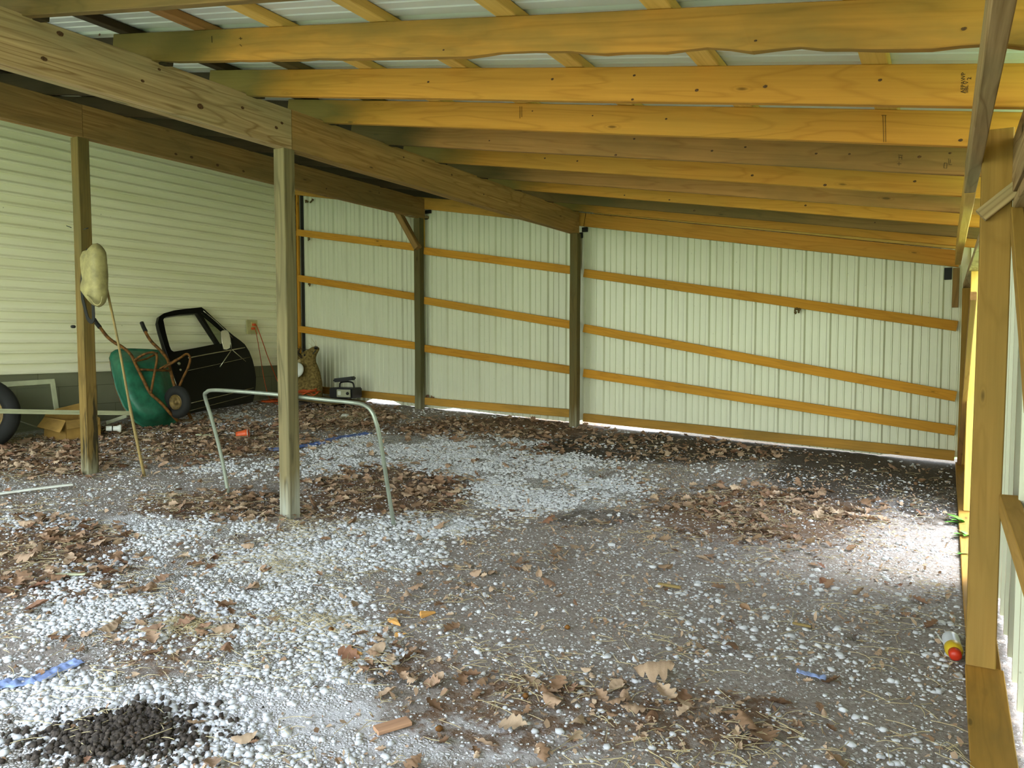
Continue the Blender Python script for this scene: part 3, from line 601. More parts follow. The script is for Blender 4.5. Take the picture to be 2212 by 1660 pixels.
wt('cross_bar', [(340, 763, .30), (315, 776, .30), (292, 780, .29)], .010, k=2)
wt('cross_bar', [(345, 797, .31), (372, 782, .36), (402, 766, .49)], .009, k=3)
# wheel between the rails
ax = Vector((-.15, .98, .0)).normalized(); wc = wp(383, 869, .34)
t = []; 
for k in range(13): aa = math.pi*2*k/12; t.append((.118+.048*math.cos(aa), .042*math.sin(aa)))
tyre = lathe('wheel', t, 'black_rubber', wc, ax, 36); child(tyre, wb)
hub = lathe('hub', [(.0, -.035), (.02, -.035), (.024, -.012), (.055, -.010), (.073, -.026), (.076, -.03), (.076, .03), (.073, .026), (.05, .010), (.02, .012), (.018, .035), (0, .035)], 'rim_rust', wc, ax, 30)
child(hub, wb); hub.parent = tyre; hub.matrix_parent_inverse = Matrix.Identity(4)
bk_ = wp(405, 900, .2); wt('strut', [(399, 880, .25), (407, 895, .16), (414, 905, .10)], .01)

# car door leaning on the wall
DP = Vector((-7.30, 6.2, ZC-.80)); DN = Vector((1, -.02, .35)).normalized()
def z5(pts): return [(200+a/5.188, 640+b/5.188) for a, b in pts]
cdr = empty('car_door', (-7.32, 6.3, gz(-7.32, 6.3)), 'black car door with an open window frame and chrome mirror, leaning on the siding', 'car door')
outer = z5([(720, 310), (735, 240), (785, 205), (900, 172), (1020, 155), (1150, 142), (1205, 135), (1240, 160), (1320, 235), (1440, 345), (1560, 450), (1630, 500), (1690, 550), (1740, 630), (1775, 720), (1800, 820), (1815, 920), (1812, 1010), (1800, 1100), (1780, 1190), (1500, 1240), (1250, 1280), (1090, 1320), (1000, 1350), (975, 1150), (950, 1010), (915, 900), (875, 780), (835, 690), (800, 600), (770, 500), (740, 400)])
win = z5([(775, 275), (785, 255), (810, 240), (960, 215), (1158, 195), (1225, 300), (1310, 430), (1385, 543), (1150, 590), (895, 635), (865, 615), (845, 570), (805, 420)])
vent = z5([(1200, 197), (1225, 200), (1350, 300), (1480, 415), (1560, 490), (1545, 520), (1430, 545), (1412, 545), (1320, 400), (1250, 285)])
pn = plate('door_shell', outer, [win, vent], .05, 'black_paint', DP, DN); child(pn, cdr)
vg = plate('vent_glass', z5([(1203, 200), (1222, 203), (1475, 420), (1545, 495), (1530, 515), (1415, 540), (1320, 402)]), [], .005, 'glass_film', DP, DN); child(vg, cdr)
def dl(name, pts, r, mat='chrome', off=.03, k=3): o = tube(name, spline([atP(200+a/5.188, 640+b/5.188, DP+DN*off, DN) for a, b in pts], k), r, mat, None, 8); return child(o, cdr)
dl('trim_strip', [(1070, 695), (1300, 650), (1500, 615), (1705, 578)], .009); dl('trim_strip', [(1060, 838), (1400, 765), (1762, 685)], .003)
dl('trim_strip', [(1080, 1206), (1400, 1130), (1803, 1030)], .006); dl('trim_strip', [(1085, 1288), (1400, 1205), (1780, 1110)], .003)
dl('trim_strip', [(870, 770), (900, 880), (945, 1010)], .004); dl('gutter_strip', [(1240, 165), (1400, 300), (1570, 470)], .004, 'chrome')
hb = atP(200+960/5.188, 640+762/5.188, DP+DN*.03, DN); child(lathe('handle_button', [(0, .02), (.018, .02), (.02, .0), (.0, 0)], 'chrome', hb, DN, 20), cdr)
hb = atP(200+980/5.188, 640+830/5.188, DP+DN*.03, DN); child(lathe('lock_cylinder', [(0, .012), (.013, .012), (.014, .0), (.0, 0)], 'chrome', hb, DN, 20), cdr)
mr = plate('mirror', z5([(1435, 405), (1455, 388), (1500, 385), (1520, 405), (1540, 480), (1535, 580), (1500, 600), (1465, 595), (1450, 520)]), [], .03, 'chrome', DP+DN*.14, (1, -.55, .1)); child(mr, cdr)
for pts in ([(1540, 480), (1552, 560), (1556, 608)], [(1556, 605), (1490, 700), (1428, 795)], [(1560, 600), (1640, 670), (1715, 735)]):
    o = tube('mirror_arm', [atP(200+a/5.188, 640+b/5.188, DP+DN*(.12-.03*i), DN) for i, (a, b) in enumerate(pts)], .006, 'chrome', None, 8); child(o, cdr)

# outlet and orange cords
oc = atX(543, 707, -7.755); ob = empty('outlet_box', oc, 'cream electrical outlet on the siding with two orange plugs in it', 'outlet')
child(box('cover_plate', oc+Vector((.012, 0, 0)), (.02, .17, .18), 'outlet_cream'), ob)
o2 = atX(547, 706, -7.735); child(box('receptacle', o2+Vector((.006, 0, 0)), (.012, .075, .115), 'outlet_ivory'), ob)
p1 = atX(549, 702, -7.70); p2 = atX(547, 710, -7.70)
child(box('plug', p1, (.045, .035, .03), 'orange_plastic'), ob); child(box('plug', p2, (.045, .035, .03), 'orange_plastic'), ob)
def gp(x, y, h=.012): p = atG(x, y, 0); return Vector((max(p.x, -7.7), p.y, gz(p.x, p.y)+h))
cz = [p1+Vector((.03, 0, 0)), atX(556, 708, -7.66), atX(566, 735, -7.66), atX(578, 770, -7.66), atX(592, 805, -7.64), atX(603, 830, -7.6), atX(616, 845, -7.5), gp(640, 862)]
tag(tube('extension_cord', spline(cz, 8), .0055, 'orange_cord'), 'orange cord plugged in on top, swinging right down the wall', 'cord', 'cords hanging from the outlet')
cz = [p2+Vector((.03, 0, 0)), atX(554, 722, -7.67), atX(561, 762, -7.67), atX(568, 805, -7.66), atX(575, 840, -7.6), atX(584, 864, -7.5), gp(600, 876)]
tag(tube('extension_cord', spline(cz, 8), .0045, 'orange_cord'), 'thin orange cord plugged in below, hanging nearly straight to the ground', 'cord', 'cords hanging from the outlet')

# plywood with charger, coil, deer head in the back corner
pb = [gp(640, 888, .05), gp(820, 888, .05)]
bp = Vector((-6.98, 7.18, gz(-6.98, 7.18)+.055))
tag(box('plywood_board', bp, (1.25, .55, .018), 'plywood', rz=-.12, rot=Matrix.Rotation(-.10, 4, 'Z') @ Matrix.Rotation(.045, 4, 'Y')), 'dirty plywood board lying in the back left corner under the charger', 'board')
bz = bp.z+.012
cc = Vector((-6.55, 7.29, bz+.0)); ch = empty('battery_charger', cc, 'black battery charger with a grey dial panel on the plywood', 'battery charger')
Rz = Matrix.Rotation(.15, 4, 'Z')
child(box('case', cc+Vector((-.06, .05, .065)), (.34, .24, .13), 'black_plastic', rot=Rz, bev=.012), ch)
fp = box('front_panel', cc+Vector((.0+.02, -.078, .065)), (.20, .012, .095), 'panel_grey', rot=Rz); child(fp, ch)
k_ = lathe('dial', [(0, -.014), (.018, -.014), (.02, 0), (0, 0)], 'black_plastic', cc+Vector((.085, -.075, .065)), (0, 1, 0), 18); child(k_, ch)
child(box('meter', cc+Vector((-.035, -.096, .067)), (.045, .012, .05), 'white_plastic', rot=Rz), ch)
child(tube('carry_handle', spline([cc+Vector((-.16, .05, .13)), cc+Vector((-.14, .05, .19)), cc+Vector((-.02, .05, .205)), cc+Vector((.06, .05, .19)), cc+Vector((.08, .05, .13))], 5), .011, 'black_plastic'), ch)
tag(box('power_tool', cc+Vector((-.06, .03, .235)), (.28, .10, .05), 'black_plastic', rot=Matrix.Rotation(.25, 4, 'Z') @ Matrix.Rotation(-.12, 4, 'Y'), bev=.014), 'flat black device lying on the handle of the battery charger', 'device')
pts = []
rr = random.Random(5)
for i in range(150):
    a = i*.42; r = .16+.07*math.sin(i*.21)+rr.uniform(-.012, .012)
    pts.append(Vector((-7.12+r*1.25*math.cos(a)+.05*math.sin(i*.05), 7.12+r*.75*math.sin(a), bz+.03+.05*rr.random()+.0003*i)))
tag(tube('extension_cord', spline(pts, 3), .006, 'orange_cord', None, 7), 'big tangled coil of orange extension cord on the plywood by the deer head', 'cord')
pts = []
for i in range(70):
    a = i*.45; r = .12+.06*math.sin(i*.3); pts.append(Vector((-7.42+r*.8*math.cos(a), 6.93+r*1.3*math.sin(a), gz(-7.4, 6.9)+.02+.02*rr.random())))
tag(tube('extension_cord', spline(pts, 3), .0055, 'orange_cord', None, 7), 'small coil of orange cord on the ground under the outlet', 'cord')
tag(box('wood_scrap', gp(712, 884, .03)+Vector((0, .05, .05)), (.10, .03, .03), 'chip_wood', rz=.2), 'little yellow block of wood on the edge of the plywood', 'wood scrap')

# deer head trophy standing on its neck, nose up
dh = empty('deer_head_trophy', (-7.2, 7.18, bz), 'tan mounted deer head standing on its neck in the corner, nose pointing up', 'deer head')
YD = 7.16
def dp(x, y, o=0): return atY(x, y, YD+o)
def blob(name, C, mat, n=20):                # lofted body: (x, y, half width px, half height dir px, depth)
    V = []; Fc = []
    for (x, y, rx, dx, dy, dep) in C:
        c = dp(x, y); e = dp(x+dx*rx, y+dy*rx)-c
        for k in range(n): a = 2*math.pi*k/n; V.append(c+e*math.cos(a)+Vector((.4, .9, 0))*dep*math.sin(a))
    for i in range(len(C)-1):
        for k in range(n): a = i*n+k; b = i*n+(k+1) % n; Fc.append((a, b, b+n, a+n))
    Fc.append(tuple(range(n))[::-1]); Fc.append(tuple(range((len(C)-1)*n, len(C)*n)))
    return child(mk(name, V, Fc, mat, None, True), dh)
hd = blob('head', [(655, 858, 33, 1, 0, .16), (656, 846, 32, 1, 0, .17), (659, 825, 28, 1, 0, .15), (660, 805, 24.5, 1, .05, .13), (660, 790, 20, 1, .1, .115), (661, 779, 16, .95, .35, .10), (665, 770, 12.5, .85, .5, .085), (671, 763, 9.5, .8, .6, .07), (677, 758, 7.5, .8, .6, .055), (681, 754, 6.2, .8, .6, .045), (684, 751, 4.0, .8, .6, .03)], 'fur')
nz = mk('nose', *tube_geo([dp(680.5, 753, -.05), dp(683.5, 751, -.05), dp(686, 750.5, -.04)], [.018, .026, .012], 10), 'nose_black', None, True); child(nz, dh)
ey = mk('eye', *tube_geo([dp(656.5, 769, -.105), dp(658, 767.5, -.115), dp(659.5, 766.5, -.105)], [.006, .014, .006], 8), 'nose_black', None, True); child(ey, dh)
jw = child(tube('mouth', spline([dp(682, 757, -.06), dp(679, 761, -.07), dp(675, 765, -.085)], 3), [.006]*7, 'nose_black', None, 6), dh)
ear = child(mk('ear', *tube_geo([dp(650, 776, -.06), dp(645, 783, -.10), dp(641, 791, -.12), (dp(638, 797, -.13))], [.014, .03, .022, .003], 10), 'fur_pale', None, True), dh)
def antler(name, P, tines, off):
    V, Fc = tube_geo(spline([dp(x, y, off+o) for x, y, o in P], 4), [.016-.010*i/(4*(len(P)-1)) for i in range(4*(len(P)-1)+1)], 8)
    for tn in tines:
        a, b = tube_geo(spline([dp(x, y, off+o) for x, y, o in tn], 3), [.010-.008*i/(3*(len(tn)-1)) for i in range(3*(len(tn)-1)+1)], 6); k = len(V); V += a; Fc += [tuple(q+k for q in f) for f in b]
    return child(mk(name, V, Fc, 'antler', None, True), dh)
antler('antler', [(652, 773, -.02), (647, 768, -.05), (640, 764, -.08), (628, 756, -.06), (618, 742, 0)], [[(641, 765, -.08), (645, 758, -.1), (647, 753, -.1)], [(633, 760, -.07), (640, 754, -.1), (655, 754.5, -.12), (671, 756.5, -.1)]], -.05)
antler('antler', [(653, 772, .05), (645, 763, .12), (636, 752, .16), (622, 740, .15)], [[(645, 763, .12), (648, 755, .14), (647, 748, .15)], [(636, 752, .16), (643, 746, .18)]], .05)
tag(lathe('white_disc', [(0, .02), (.085, .018), (.10, .0), (.095, -.01), (.0, .005)], 'white_plastic', atY(641, 800, 6.97), (.15, -.9, .25), 30), 'round white lid edge showing beside the nearest post, in front of the deer head', 'lid')
for i, (a, b, c) in enumerate([((683, 751), (680, 742), (672, 731)), ((681, 752), (674, 747), (667, 741)), ((683, 750), (683, 743), (682, 736))]):
    tag(tube('straw_stalk', spline([atY(*a, YD-.06), atY(*b, YD-.08), atY(*c, YD-.08)], 4), .002, 'straw'), 'dry grass stalk sticking up beside the nose of the deer head', 'stalk', 'stalks by the deer head')

# cushion, strap and stick on the brown post
YC = 3.30
def pillow(name, outline, mat, Y, thick, parent, n=40, tilt=(0, -1, 0)):
    P = rs(outline, n); c = P.mean(0); V = []; Fc = []
    lv = [(1, 0), (.97, .35), (.88, .7), (.7, .92), (.45, 1.0), (.15, 1.03)]
    def ringp(k, sgn, h):
        for q in P:
            w = c+(q-c)*k; V.append(atY(w[0], w[1], Y)+Vector((0, -sgn*h*thick/2, 0)))
    for k, h in lv: ringp(k, 1, h)
    for i in range(len(lv)-1):
        for k in range(n): a = i*n+k; b = i*n+(k+1) % n; Fc.append((a, b, b+n, a+n))
    Fc.append(tuple(range((len(lv)-1)*n, len(lv)*n)))
    o0 = len(V)
    for k, h in lv[1:]: ringp(k, -1, h)
    for k in range(n): Fc.append((k, o0+k, o0+(k+1) % n, (k+1) % n))
    for i in range(len(lv)-2):
        for k in range(n): a = o0+i*n+k; b = o0+i*n+(k+1) % n; Fc.append((a, a+n, b+n, b))
    Fc.append(tuple(range(o0+(len(lv)-2)*n, o0+(len(lv)-1)*n))[::-1])
    o = mk(name, V, Fc, mat, None, True); b = bmesh.new(); b.from_mesh(o.data); bmesh.ops.recalc_face_normals(b, faces=b.faces); b.to_mesh(o.data); b.free()
    return child(o, parent) if parent else o
def z4(pts): return [(120+a/5.533, 460+b/5.533) for a, b in pts]
cu = empty('boat_cushion', atY(203, 600, YC), 'dirty cream vinyl cushion hanging from a nail on the brown post', 'cushion')
pillow('pad', z4([(500, 362), (470, 368), (440, 400), (420, 430), (400, 530), (382, 640), (375, 740), (365, 830), (342, 905), (345, 950), (365, 985), (420, 1060), (462, 1108), (510, 1132), (545, 1118), (565, 1050), (578, 960), (572, 860), (568, 760), (562, 600), (556, 440), (530, 390)]), 'cream_vinyl', YC-.10, .11, cu)
pillow('flap', z4([(330, 458), (375, 445), (385, 520), (380, 650), (372, 780), (350, 890), (330, 780), (310, 640), (306, 520)]), 'cream_vinyl', YC-.01, .035, cu)
pillow('flap', z4([(555, 530), (580, 545), (597, 580), (606, 720), (604, 850), (585, 940), (555, 1080), (530, 900), (540, 700)]), 'cream_vinyl', YC+.02, .05, cu)
child(tube('piping', spline([atY(*q, YC-.165) for q in z4([(375, 985), (430, 1040), (462, 1085), (500, 1105), (540, 1080), (560, 1000)])], 4), .004, 'cream_vinyl'), cu)
st = z4([(385, 440), (350, 560), (318, 760), (322, 1000), (350, 1130), (385, 1260), (425, 1300), (452, 1270), (450, 1150), (440, 1010)])
V = []; Fc = []
sp2 = spline([atY(*q, 3.315) for q in st], 5)
for i, p in enumerate(sp2):
    d = (sp2[min(i+1, len(sp2)-1)]-sp2[max(i-1, 0)]).normalized(); sd = d.cross(Vector((0, 1, 0))).normalized()*.016
    for (u, w) in ((-1, -1), (1, -1), (1, 1), (-1, 1)): V.append(p+sd*u+Vector((0, .0025*w, 0)))
    if i: o = 4*i; Fc += [(o-4+k, o-4+(k+1) % 4, o+(k+1) % 4, o+k) for k in range(4)]
Fc += [(0, 1, 2, 3), (len(V)-4, len(V)-1, len(V)-2, len(V)-3)]
tag(mk('strap', V, Fc, 'black_rubber'), 'black webbing strap looped below the cushion on the brown post', 'strap')
tag(tube('nail', [atY(181, 496, 3.343), atY(190, 493, 3.24)], .004, 'dark_steel_and_gap'), 'bent nail high on the brown post above the cushion', 'nail', 'nails in the brown post')
tag(tube('nail', [atX(144, 488, -5.72), atX(154, 492, -5.656)], .003, 'dark_steel_and_gap'), 'thin nail poking out left of the brown post', 'nail', 'nails in the brown post')
tag(tube('hook_screw', [atX(156, 706, -5.75), atX(160, 706, -5.66)], .012, 'black_rubber'), 'black knob on the left side of the brown post', 'knob')
sb = gp(312, 1029, 0); stp = atY(223, 588, 3.27)
tag(tube('stick', spline([stp, stp.lerp(sb, .33)+Vector((.008, 0, .0)), stp.lerp(sb, .66)+Vector((-.006, 0, 0)), sb], 6), [.0085]*12+[.011]*7, 'stick_wood', None, 9), 'long thin wooden stick leaning from the ground to the cushion', 'stick')

# things along the foot of the house wall
ty = empty('tire', (-7.25, 3.2, gz(-7.2, 3.2)), 'black tire leaning at the left edge of the picture', 'tire')
tcn_ = atX(-53, 896, -7.25); prof = []
for k in range(17):
    a = math.pi*2*k/16; prof.append((.265+.068*math.copysign(abs(math.cos(a))**.7, math.cos(a)), .095*math.copysign(abs(math.sin(a))**.7, math.sin(a))))
child(lathe('rubber', prof, 'black_rubber', tcn_, (1, -.35, .25), 48), ty)
child(lathe('rim', [(0, .02), (.06, .02), (.12, -.02), (.19, -.03), (.205, .05), (.21, -.05)], 'rim_rust', tcn_, (1, -.35, .25), 40), ty)
SP = Vector((-7.42, 4.0, ZC-.86)); SN = Vector((1, 0, .32))
sw_ = empty('window_screen', (-7.42, 3.9, gz(-7.42, 3.9)), 'white framed window screen leaning on the block wall at the left', 'window screen')
child(plate('frame', [(-120, 835), (116, 820), (136, 955), (-120, 975)], [[(-112, 846), (109, 829), (127, 948), (-112, 966)]], .02, 'pvc_trim', SP, SN), sw_)
child(plate('mesh', [(-113, 845), (110, 828), (128, 949), (-113, 967)], [], .003, 'screen_mesh', SP, SN), sw_)
tag(tube('metal_rod', [atX(22, 904, -7.2), atX(95, 928, -7.3)], .006, 'galvanized'), 'thin grey rod slanting down from the tire to the cardboard box', 'rod')
a0 = atX(-60, 888, -6.93); a1 = atX(284, 893, -6.90)
t_ = empty('trim_strip', (a0+a1)/2, 'long off-white trim strip lying level in front of box, post and wheelbarrow', 'trim strip')
child_mw(board('upper_flange', a0+Vector((0, 0, .014)), a1+Vector((0, 0, .014)), .012, .03, 'pvc_trim', bev=.001), t_); child_mw(board('lower_flange', a0+Vector((.012, 0, -.012)), a1+Vector((.012, -.03, -.012)), .014, .02, 'pvc_trim', bev=.001), t_)
child_mw(board('web', a0, a1, .02, .006, 'pvc_trim', bev=.001), t_)
tag(board('trim_offcut', atX(274, 899, -7.15), gp(231, 919, .02), .035, .01, 'pvc_trim', bev=.001), 'short grey-white offcut slanting down right of the brown post', 'trim offcut')
pc = gp(242, 934, .035); tb = empty('plastic_tube', pc, 'short white plastic tube with a flared end, right of the brown post', 'tube')
child(lathe('barrel', [(.02, 0), (.024, 0), (.024, .09), (.036, .115), (.038, .13), (.0, .132), (0, .128)], 'white_plastic', atX(229, 926, -6.96), (.55, .8, -.05), 22), tb)
child(lathe('ring', [(.024, .05), (.027, .05), (.027, .058), (.024, .058)], 'black_plastic', atX(229, 926, -6.96), (.55, .8, -.05), 22), tb)
tag(lathe('plastic_ring', [(.05, 0), (.06, .012), (.07, 0), (.06, -.012), (.05, 0)], 'white_plastic', gp(133, 946, .035), (.7, -.5, .45), 26), 'white plastic ring half hidden at the foot of the cardboard box', 'ring')
cb_ = empty('cardboard_box', (-7.2, 4.25, gz(-7.2, 4.25)), 'collapsed brown cardboard box behind the brown post', 'box')
def wallp(name, q, th=.008):
    P = [Vector(p) for p in q]; nrm = (P[1]-P[0]).cross(P[3]-P[0]).normalized()*th; V = P+[p+nrm for p in P]
    return child(mk(name, V, [(0, 1, 2, 3), (7, 6, 5, 4), (0, 4, 5, 1), (1, 5, 6, 2), (2, 6, 7, 3), (3, 7, 4, 0)], 'cardboard'), cb_)
zb1 = gz(-7.1, 4.2)
pA = atX(97, 938, -7.30); pB = atX(144, 946, -7.02); pC = atX(217, 944, -6.98)
def up(p, h): return Vector((p.x, p.y, p.z+h))
for p in (pA, pB, pC): p.z = gz(p.x, p.y)-.005
wallp('side', [pA, pB, up(pB, .20), up(pA, .21)]); wallp('side', [pB, pC, up(pC, .19), up(pB, .20)])
pD = pA+(pC-pB); pD.x = max(pD.x, -7.6); wallp('side', [pA, pD, up(pD, .22), up(pA, .21)]); wallp('side', [pD, pC, up(pC, .19), up(pD, .22)])
wallp('flap', [up(pB, .20), up(pC, .19), up(pC, .135)+Vector((.09, -.06, 0)), up(pB, .13)+Vector((.1, -.05, 0))]); wallp('flap', [up(pA, .21), up(pD, .22), up(pD, .30)+Vector((-.03, .05, 0)), up(pA, .25)+Vector((-.05, .05, 0))])
wallp('flap', [up(pA, .21), up(pB, .20), up(pB, .10)+Vector((.05, -.09, 0)), up(pA, .13)+Vector((.04, -.09, 0))])

# steel hoop in the foreground
fL = gp(494, 1066, -.03); fR = gp(852, 1133, -.03)
hp = [fL, atX(479, 990, -4.33), atX(458, 908, -4.36)]
tl = atX(443, 858, -4.37); hp += [tl, atX(446, 848, -4.33), atX(458, 843.5, -4.25), atX(500, 845, -4.0), atX(600, 853, -3.63), atX(700, 864, -3.30), atX(760, 870, -3.10)]
hp += [atX(785, 875, -3.0), atX(802, 888, -2.93), atX(812, 912, -2.9), atX(821, 950, -2.89), fR.lerp(atX(821, 950, -2.89), .4), fR]
tag(tube('pipe_hoop', spline(hp, 6), .0125, 'galvanized', None, 12), 'bent grey steel pipe hoop standing in the gravel around the nearest post', 'pipe hoop')

# small things on the ground
cpx = gp(524, 948, .038); cpd = Vector((-.55, -.75, -.12)).normalized()
cup = empty('plastic_cup', cpx, 'orange-red plastic cup lying on its side in the leaves', 'cup')
child(lathe('cup_body', [(0, -.055), (.031, -.055), (.034, -.03), (.037, 0), (.040, .03), (.044, .055), (.042, .055), (.035, 0), (.03, -.05), (0, -.05)], 'orange_plastic', cpx+Vector((0, 0, .004)), cpd*-1 if False else Vector((.75, .55, .12)), 26), cup)
child(lathe('cup_rim', [(.043, .052), (.047, .055), (.043, .058)], 'white_plastic', cpx+Vector((0, 0, .004)), Vector((.75, .55, .12)), 26), cup)
def ribbon(name, pts, w, mat, label, cat, crumple=.012, group=None):
    P = spline([gp(x, y, .012) for x, y in pts], 8); V = []; Fc = []; n = 7
    for i, p in enumerate(P):
        d = (P[min(i+1, len(P)-1)]-P[max(i-1, 0)]).normalized(); sd = d.cross(Vector((0, 0, 1))).normalized()
        ww = w*(.55+.6*abs(mn.noise(Vector((i*.23, 3.3, w))))+.25)
        for k in range(n):
            u = (k/(n-1)-.5)*2; q = p+sd*u*ww/2; V.append((q.x, q.y, gz(q.x, q.y)+.006+abs(crumple*mn.noise(Vector((q.x*38, q.y*38, 1))))*2.2*(1-.6*abs(u))))
        if i: o = i*n; Fc += [(o-n+k, o-n+k+1, o+k+1, o+k) for k in range(n-1)]
    o = mk(name, V, Fc, mat, None, True); sm_ = o.modifiers.new('s', 'SOLIDIFY'); sm_.thickness = .0015
    return tag(o, label, cat, group)
ribbon('plastic_sheet', [(582, 974), (605, 970), (635, 968), (680, 962)], .15, 'blue_sheet', 'crumpled blue plastic sheet strip on the ground, passing behind the nearest post', 'plastic sheet')
ribbon('plastic_sheet', [(680, 962), (705, 955), (730, 946), (765, 941), (797, 936)], .12, 'blue_sheet', 'blue plastic strip ending in the gravel under the pipe hoop', 'plastic sheet')
ribbon('plastic_sheet', [(-10, 1482), (40, 1478), (80, 1470), (120, 1452), (150, 1440), (172, 1430)], .075, 'blue_pale', 'pale blue plastic strip in the white gravel at the lower left edge', 'plastic sheet')
ribbon('plastic_sheet', [(1722, 1452), (1750, 1460), (1785, 1468)], .035, 'blue_pale', 'small bluish scrap of plastic half buried in the dirt at the right', 'plastic sheet')
s0 = gp(-30, 1078, .02); s1 = gp(157, 1055, .03)
tag(board('trim_piece', s0, s1, .012, .035, 'white_plastic', bev=.002, jit=.004), 'white trim piece lying on the gravel at the left edge', 'trim piece', 'loose white pieces')
tag(board('trim_piece', gp(100, 1247, .01), gp(186, 1243, .012), .008, .03, 'pvc_trim', bev=.002), 'short pale slat lying flat in the gravel at the lower left', 'trim piece', 'loose white pieces')
tag(board('trim_piece', gp(426, 941, .012), gp(468, 943, .012), .012, .06, 'pvc_trim', bev=.002), 'small whitish slat in the leaves left of the orange cup', 'trim piece', 'loose white pieces')
tag(board('trim_piece', gp(790, 907, .012), gp(822, 905, .012), .006, .012, 'white_plastic', bev=.001), 'thin white splinter near the right bend of the pipe hoop', 'trim piece', 'loose white pieces')
tag(lathe('white_disc', [(0, .02), (.04, .016), (.05, 0), (0, 0)], 'white_plastic', gp(746, 902, .01), (.2, -.2, 1), 20), 'small white cap on the ground below the plywood', 'cap')
def wedge(name, px, py, L1, w, h, rz, label, mat='chip_wood'):
    p = gp(px, py, .0); V = [(-L1/2, -w/2, 0), (-L1/2, w/2, 0), (L1/2, .0, 0), (-L1/2, -w/2*.8, h), (-L1/2+.01, w/2*.8, h), (L1/2*.9, 0, h*.5)]
    o = mk(name, V, [(0, 2, 1), (3, 4, 5), (0, 1, 4, 3), (1, 2, 5, 4), (2, 0, 3, 5)], mat); o.location = p; o.rotation_euler = (.05, -.1, rz)
    b = o.modifiers.new('b', 'BEVEL'); b.width = .002; return tag(o, label, 'wood chip', 'pale wood chips on the gravel')
wedge('wood_chip', 765, 1413, .085, .05, .022, .1, 'pale triangular wood chip alone on the gravel, lower middle left')
wedge('wood_chip', 856, 1347, .10, .045, .018, -.5, 'long bent wood chip right of centre-left, upper of the pair'); wedge('wood_chip', 866, 1370, .055, .035, .012, .8, 'smaller wood chip just below the long bent chip')
wedge('wood_chip', 925, 1330, .075, .05, .02, .9, 'brownish rounded wood chip right of the pair')
bk2 = board('bark_piece', gp(812, 1588, .012), gp(884, 1566, .014), .014, .05, 'bark_wood', bev=.003, jit=.006); tag(bk2, 'pinkish rotten strip of wood on the pale sand at the bottom', 'bark')
tag(board('stick', gp(1422, 1266, .01), gp(1470, 1275, .012), .012, .02, 'stick_wood', bev=.003), 'short pale piece of wood on the dirt right of the centre', 'stick', 'short sticks on the dirt')
tag(board('stick', gp(1712, 1352, .01), gp(1752, 1361, .012), .01, .014, 'stick_wood', bev=.003), 'short brown twig on the dirt left of the animal hole', 'stick', 'short sticks on the dirt')

# squeeze bottle by the yellow post
ba = gp(2052, 1395, .034); bb_ = gp(2070, 1452, .030); bx = (bb_-ba).normalized(); bt = empty('squeeze_bottle', ba, 'white bottle with a yellow band and red cap lying by the yellow post', 'bottle')
H = .15
child(lathe('bottle_body', [(0, 0), (.026, 0), (.031, .008), (.032, .03), (.031, .06), (.032, .10), (.030, .118)], 'bottle_white', ba, bx, 30), bt)
child(lathe('label_band', [(.031, .092), (.0328, .094), (.0326, .120), (.028, .134), (.020, .142)], 'bottle_yellow', ba, bx, 30), bt)
child(lathe('cap', [(.020, .136), (.0235, .138), (.022, .165), (.013, .172), (0, .173)], 'red_plastic', ba, bx, 26), bt)
child(tube('bottle_tag', [ba+Vector((-.045, .03, -.01)), ba+Vector((-.03, -.02, -.012)), ba+Vector((-.01, -.07, -.015))], .003, 'white_plastic', None, 6), bt)

# wasp nests and knot scars
for (x, y, Yn, lab) in [(1725, 668, 7.62, 'small papery wasp nest hanging under the top girt of the right bay'), (661, 433, 7.66, 'left one of two mud nests under the cap board in the back left corner'), (676, 433, 7.66, 'right one of two mud nests under the cap board in the back left corner'), (666, 516, 7.64, 'mud nest under the top girt in the back left corner'), (669, 613, 7.64, 'mud nest under the second girt in the back left corner')]:
    p = atY(x, y, Yn); V = []; Fc = []; rr = random.Random(x)
    for j in range(9 if x > 1000 else 5):
        c = p+Vector((rr.uniform(-.035, .035), rr.uniform(-.012, .012), rr.uniform(-.025, .02))); a, b = tube_geo([c, c+Vector((rr.uniform(-.008, .008), -.006, -.022))], [.010, .008], 7); k = len(V); V += a; Fc += [tuple(q+k for q in f) for f in b]
    tag(mk('wasp_nest', V, Fc, 'wasp_mud', None, True), lab, 'wasp nest', 'wasp nests on the back wall')

# weeds by the sill
def weed(px, py, label, n, size, seed):
    r = random.Random(seed); p = gp(px, py, 0); root = empty('weed', p, label, 'weed', 'green weeds by the far sill')
    for i in range(n):
        a = r.uniform(2.2, 4.6); L1 = size*r.uniform(.7, 1.1); up_ = r.uniform(.2, .8); V = []; Fc = []
        for k in range(7):
            t = k/6; w = .22*L1*math.sin(math.pi*min(1, t*.95+.03)); c = Vector((math.cos(a)*L1*t, math.sin(a)*L1*t, up_*L1*t*(1-.7*t)+.01)); sd_ = Vector((-math.sin(a), math.cos(a), .15))
            V += [c-sd_*w, c+Vector((0, 0, -.15*w)), c+sd_*w]
            if k: o = 3*k; Fc += [(o-3, o-2, o+1, o), (o-2, o-1, o+2, o+1)]
        lf = mk('leaf_blade', [v+p for v in V], Fc, 'plant_green', None, True); child(lf, root)
weed(2085, 1135, 'lowest leafy green weed, farther one, beside the far sill', 7, .14, 1)
weed(2093, 1165, 'green weed with one broad leaf beside the far sill', 5, .10, 5)
weed(2095, 1205, 'nearest bright green weed beside the far sill and the yellow post', 6, .09, 9)

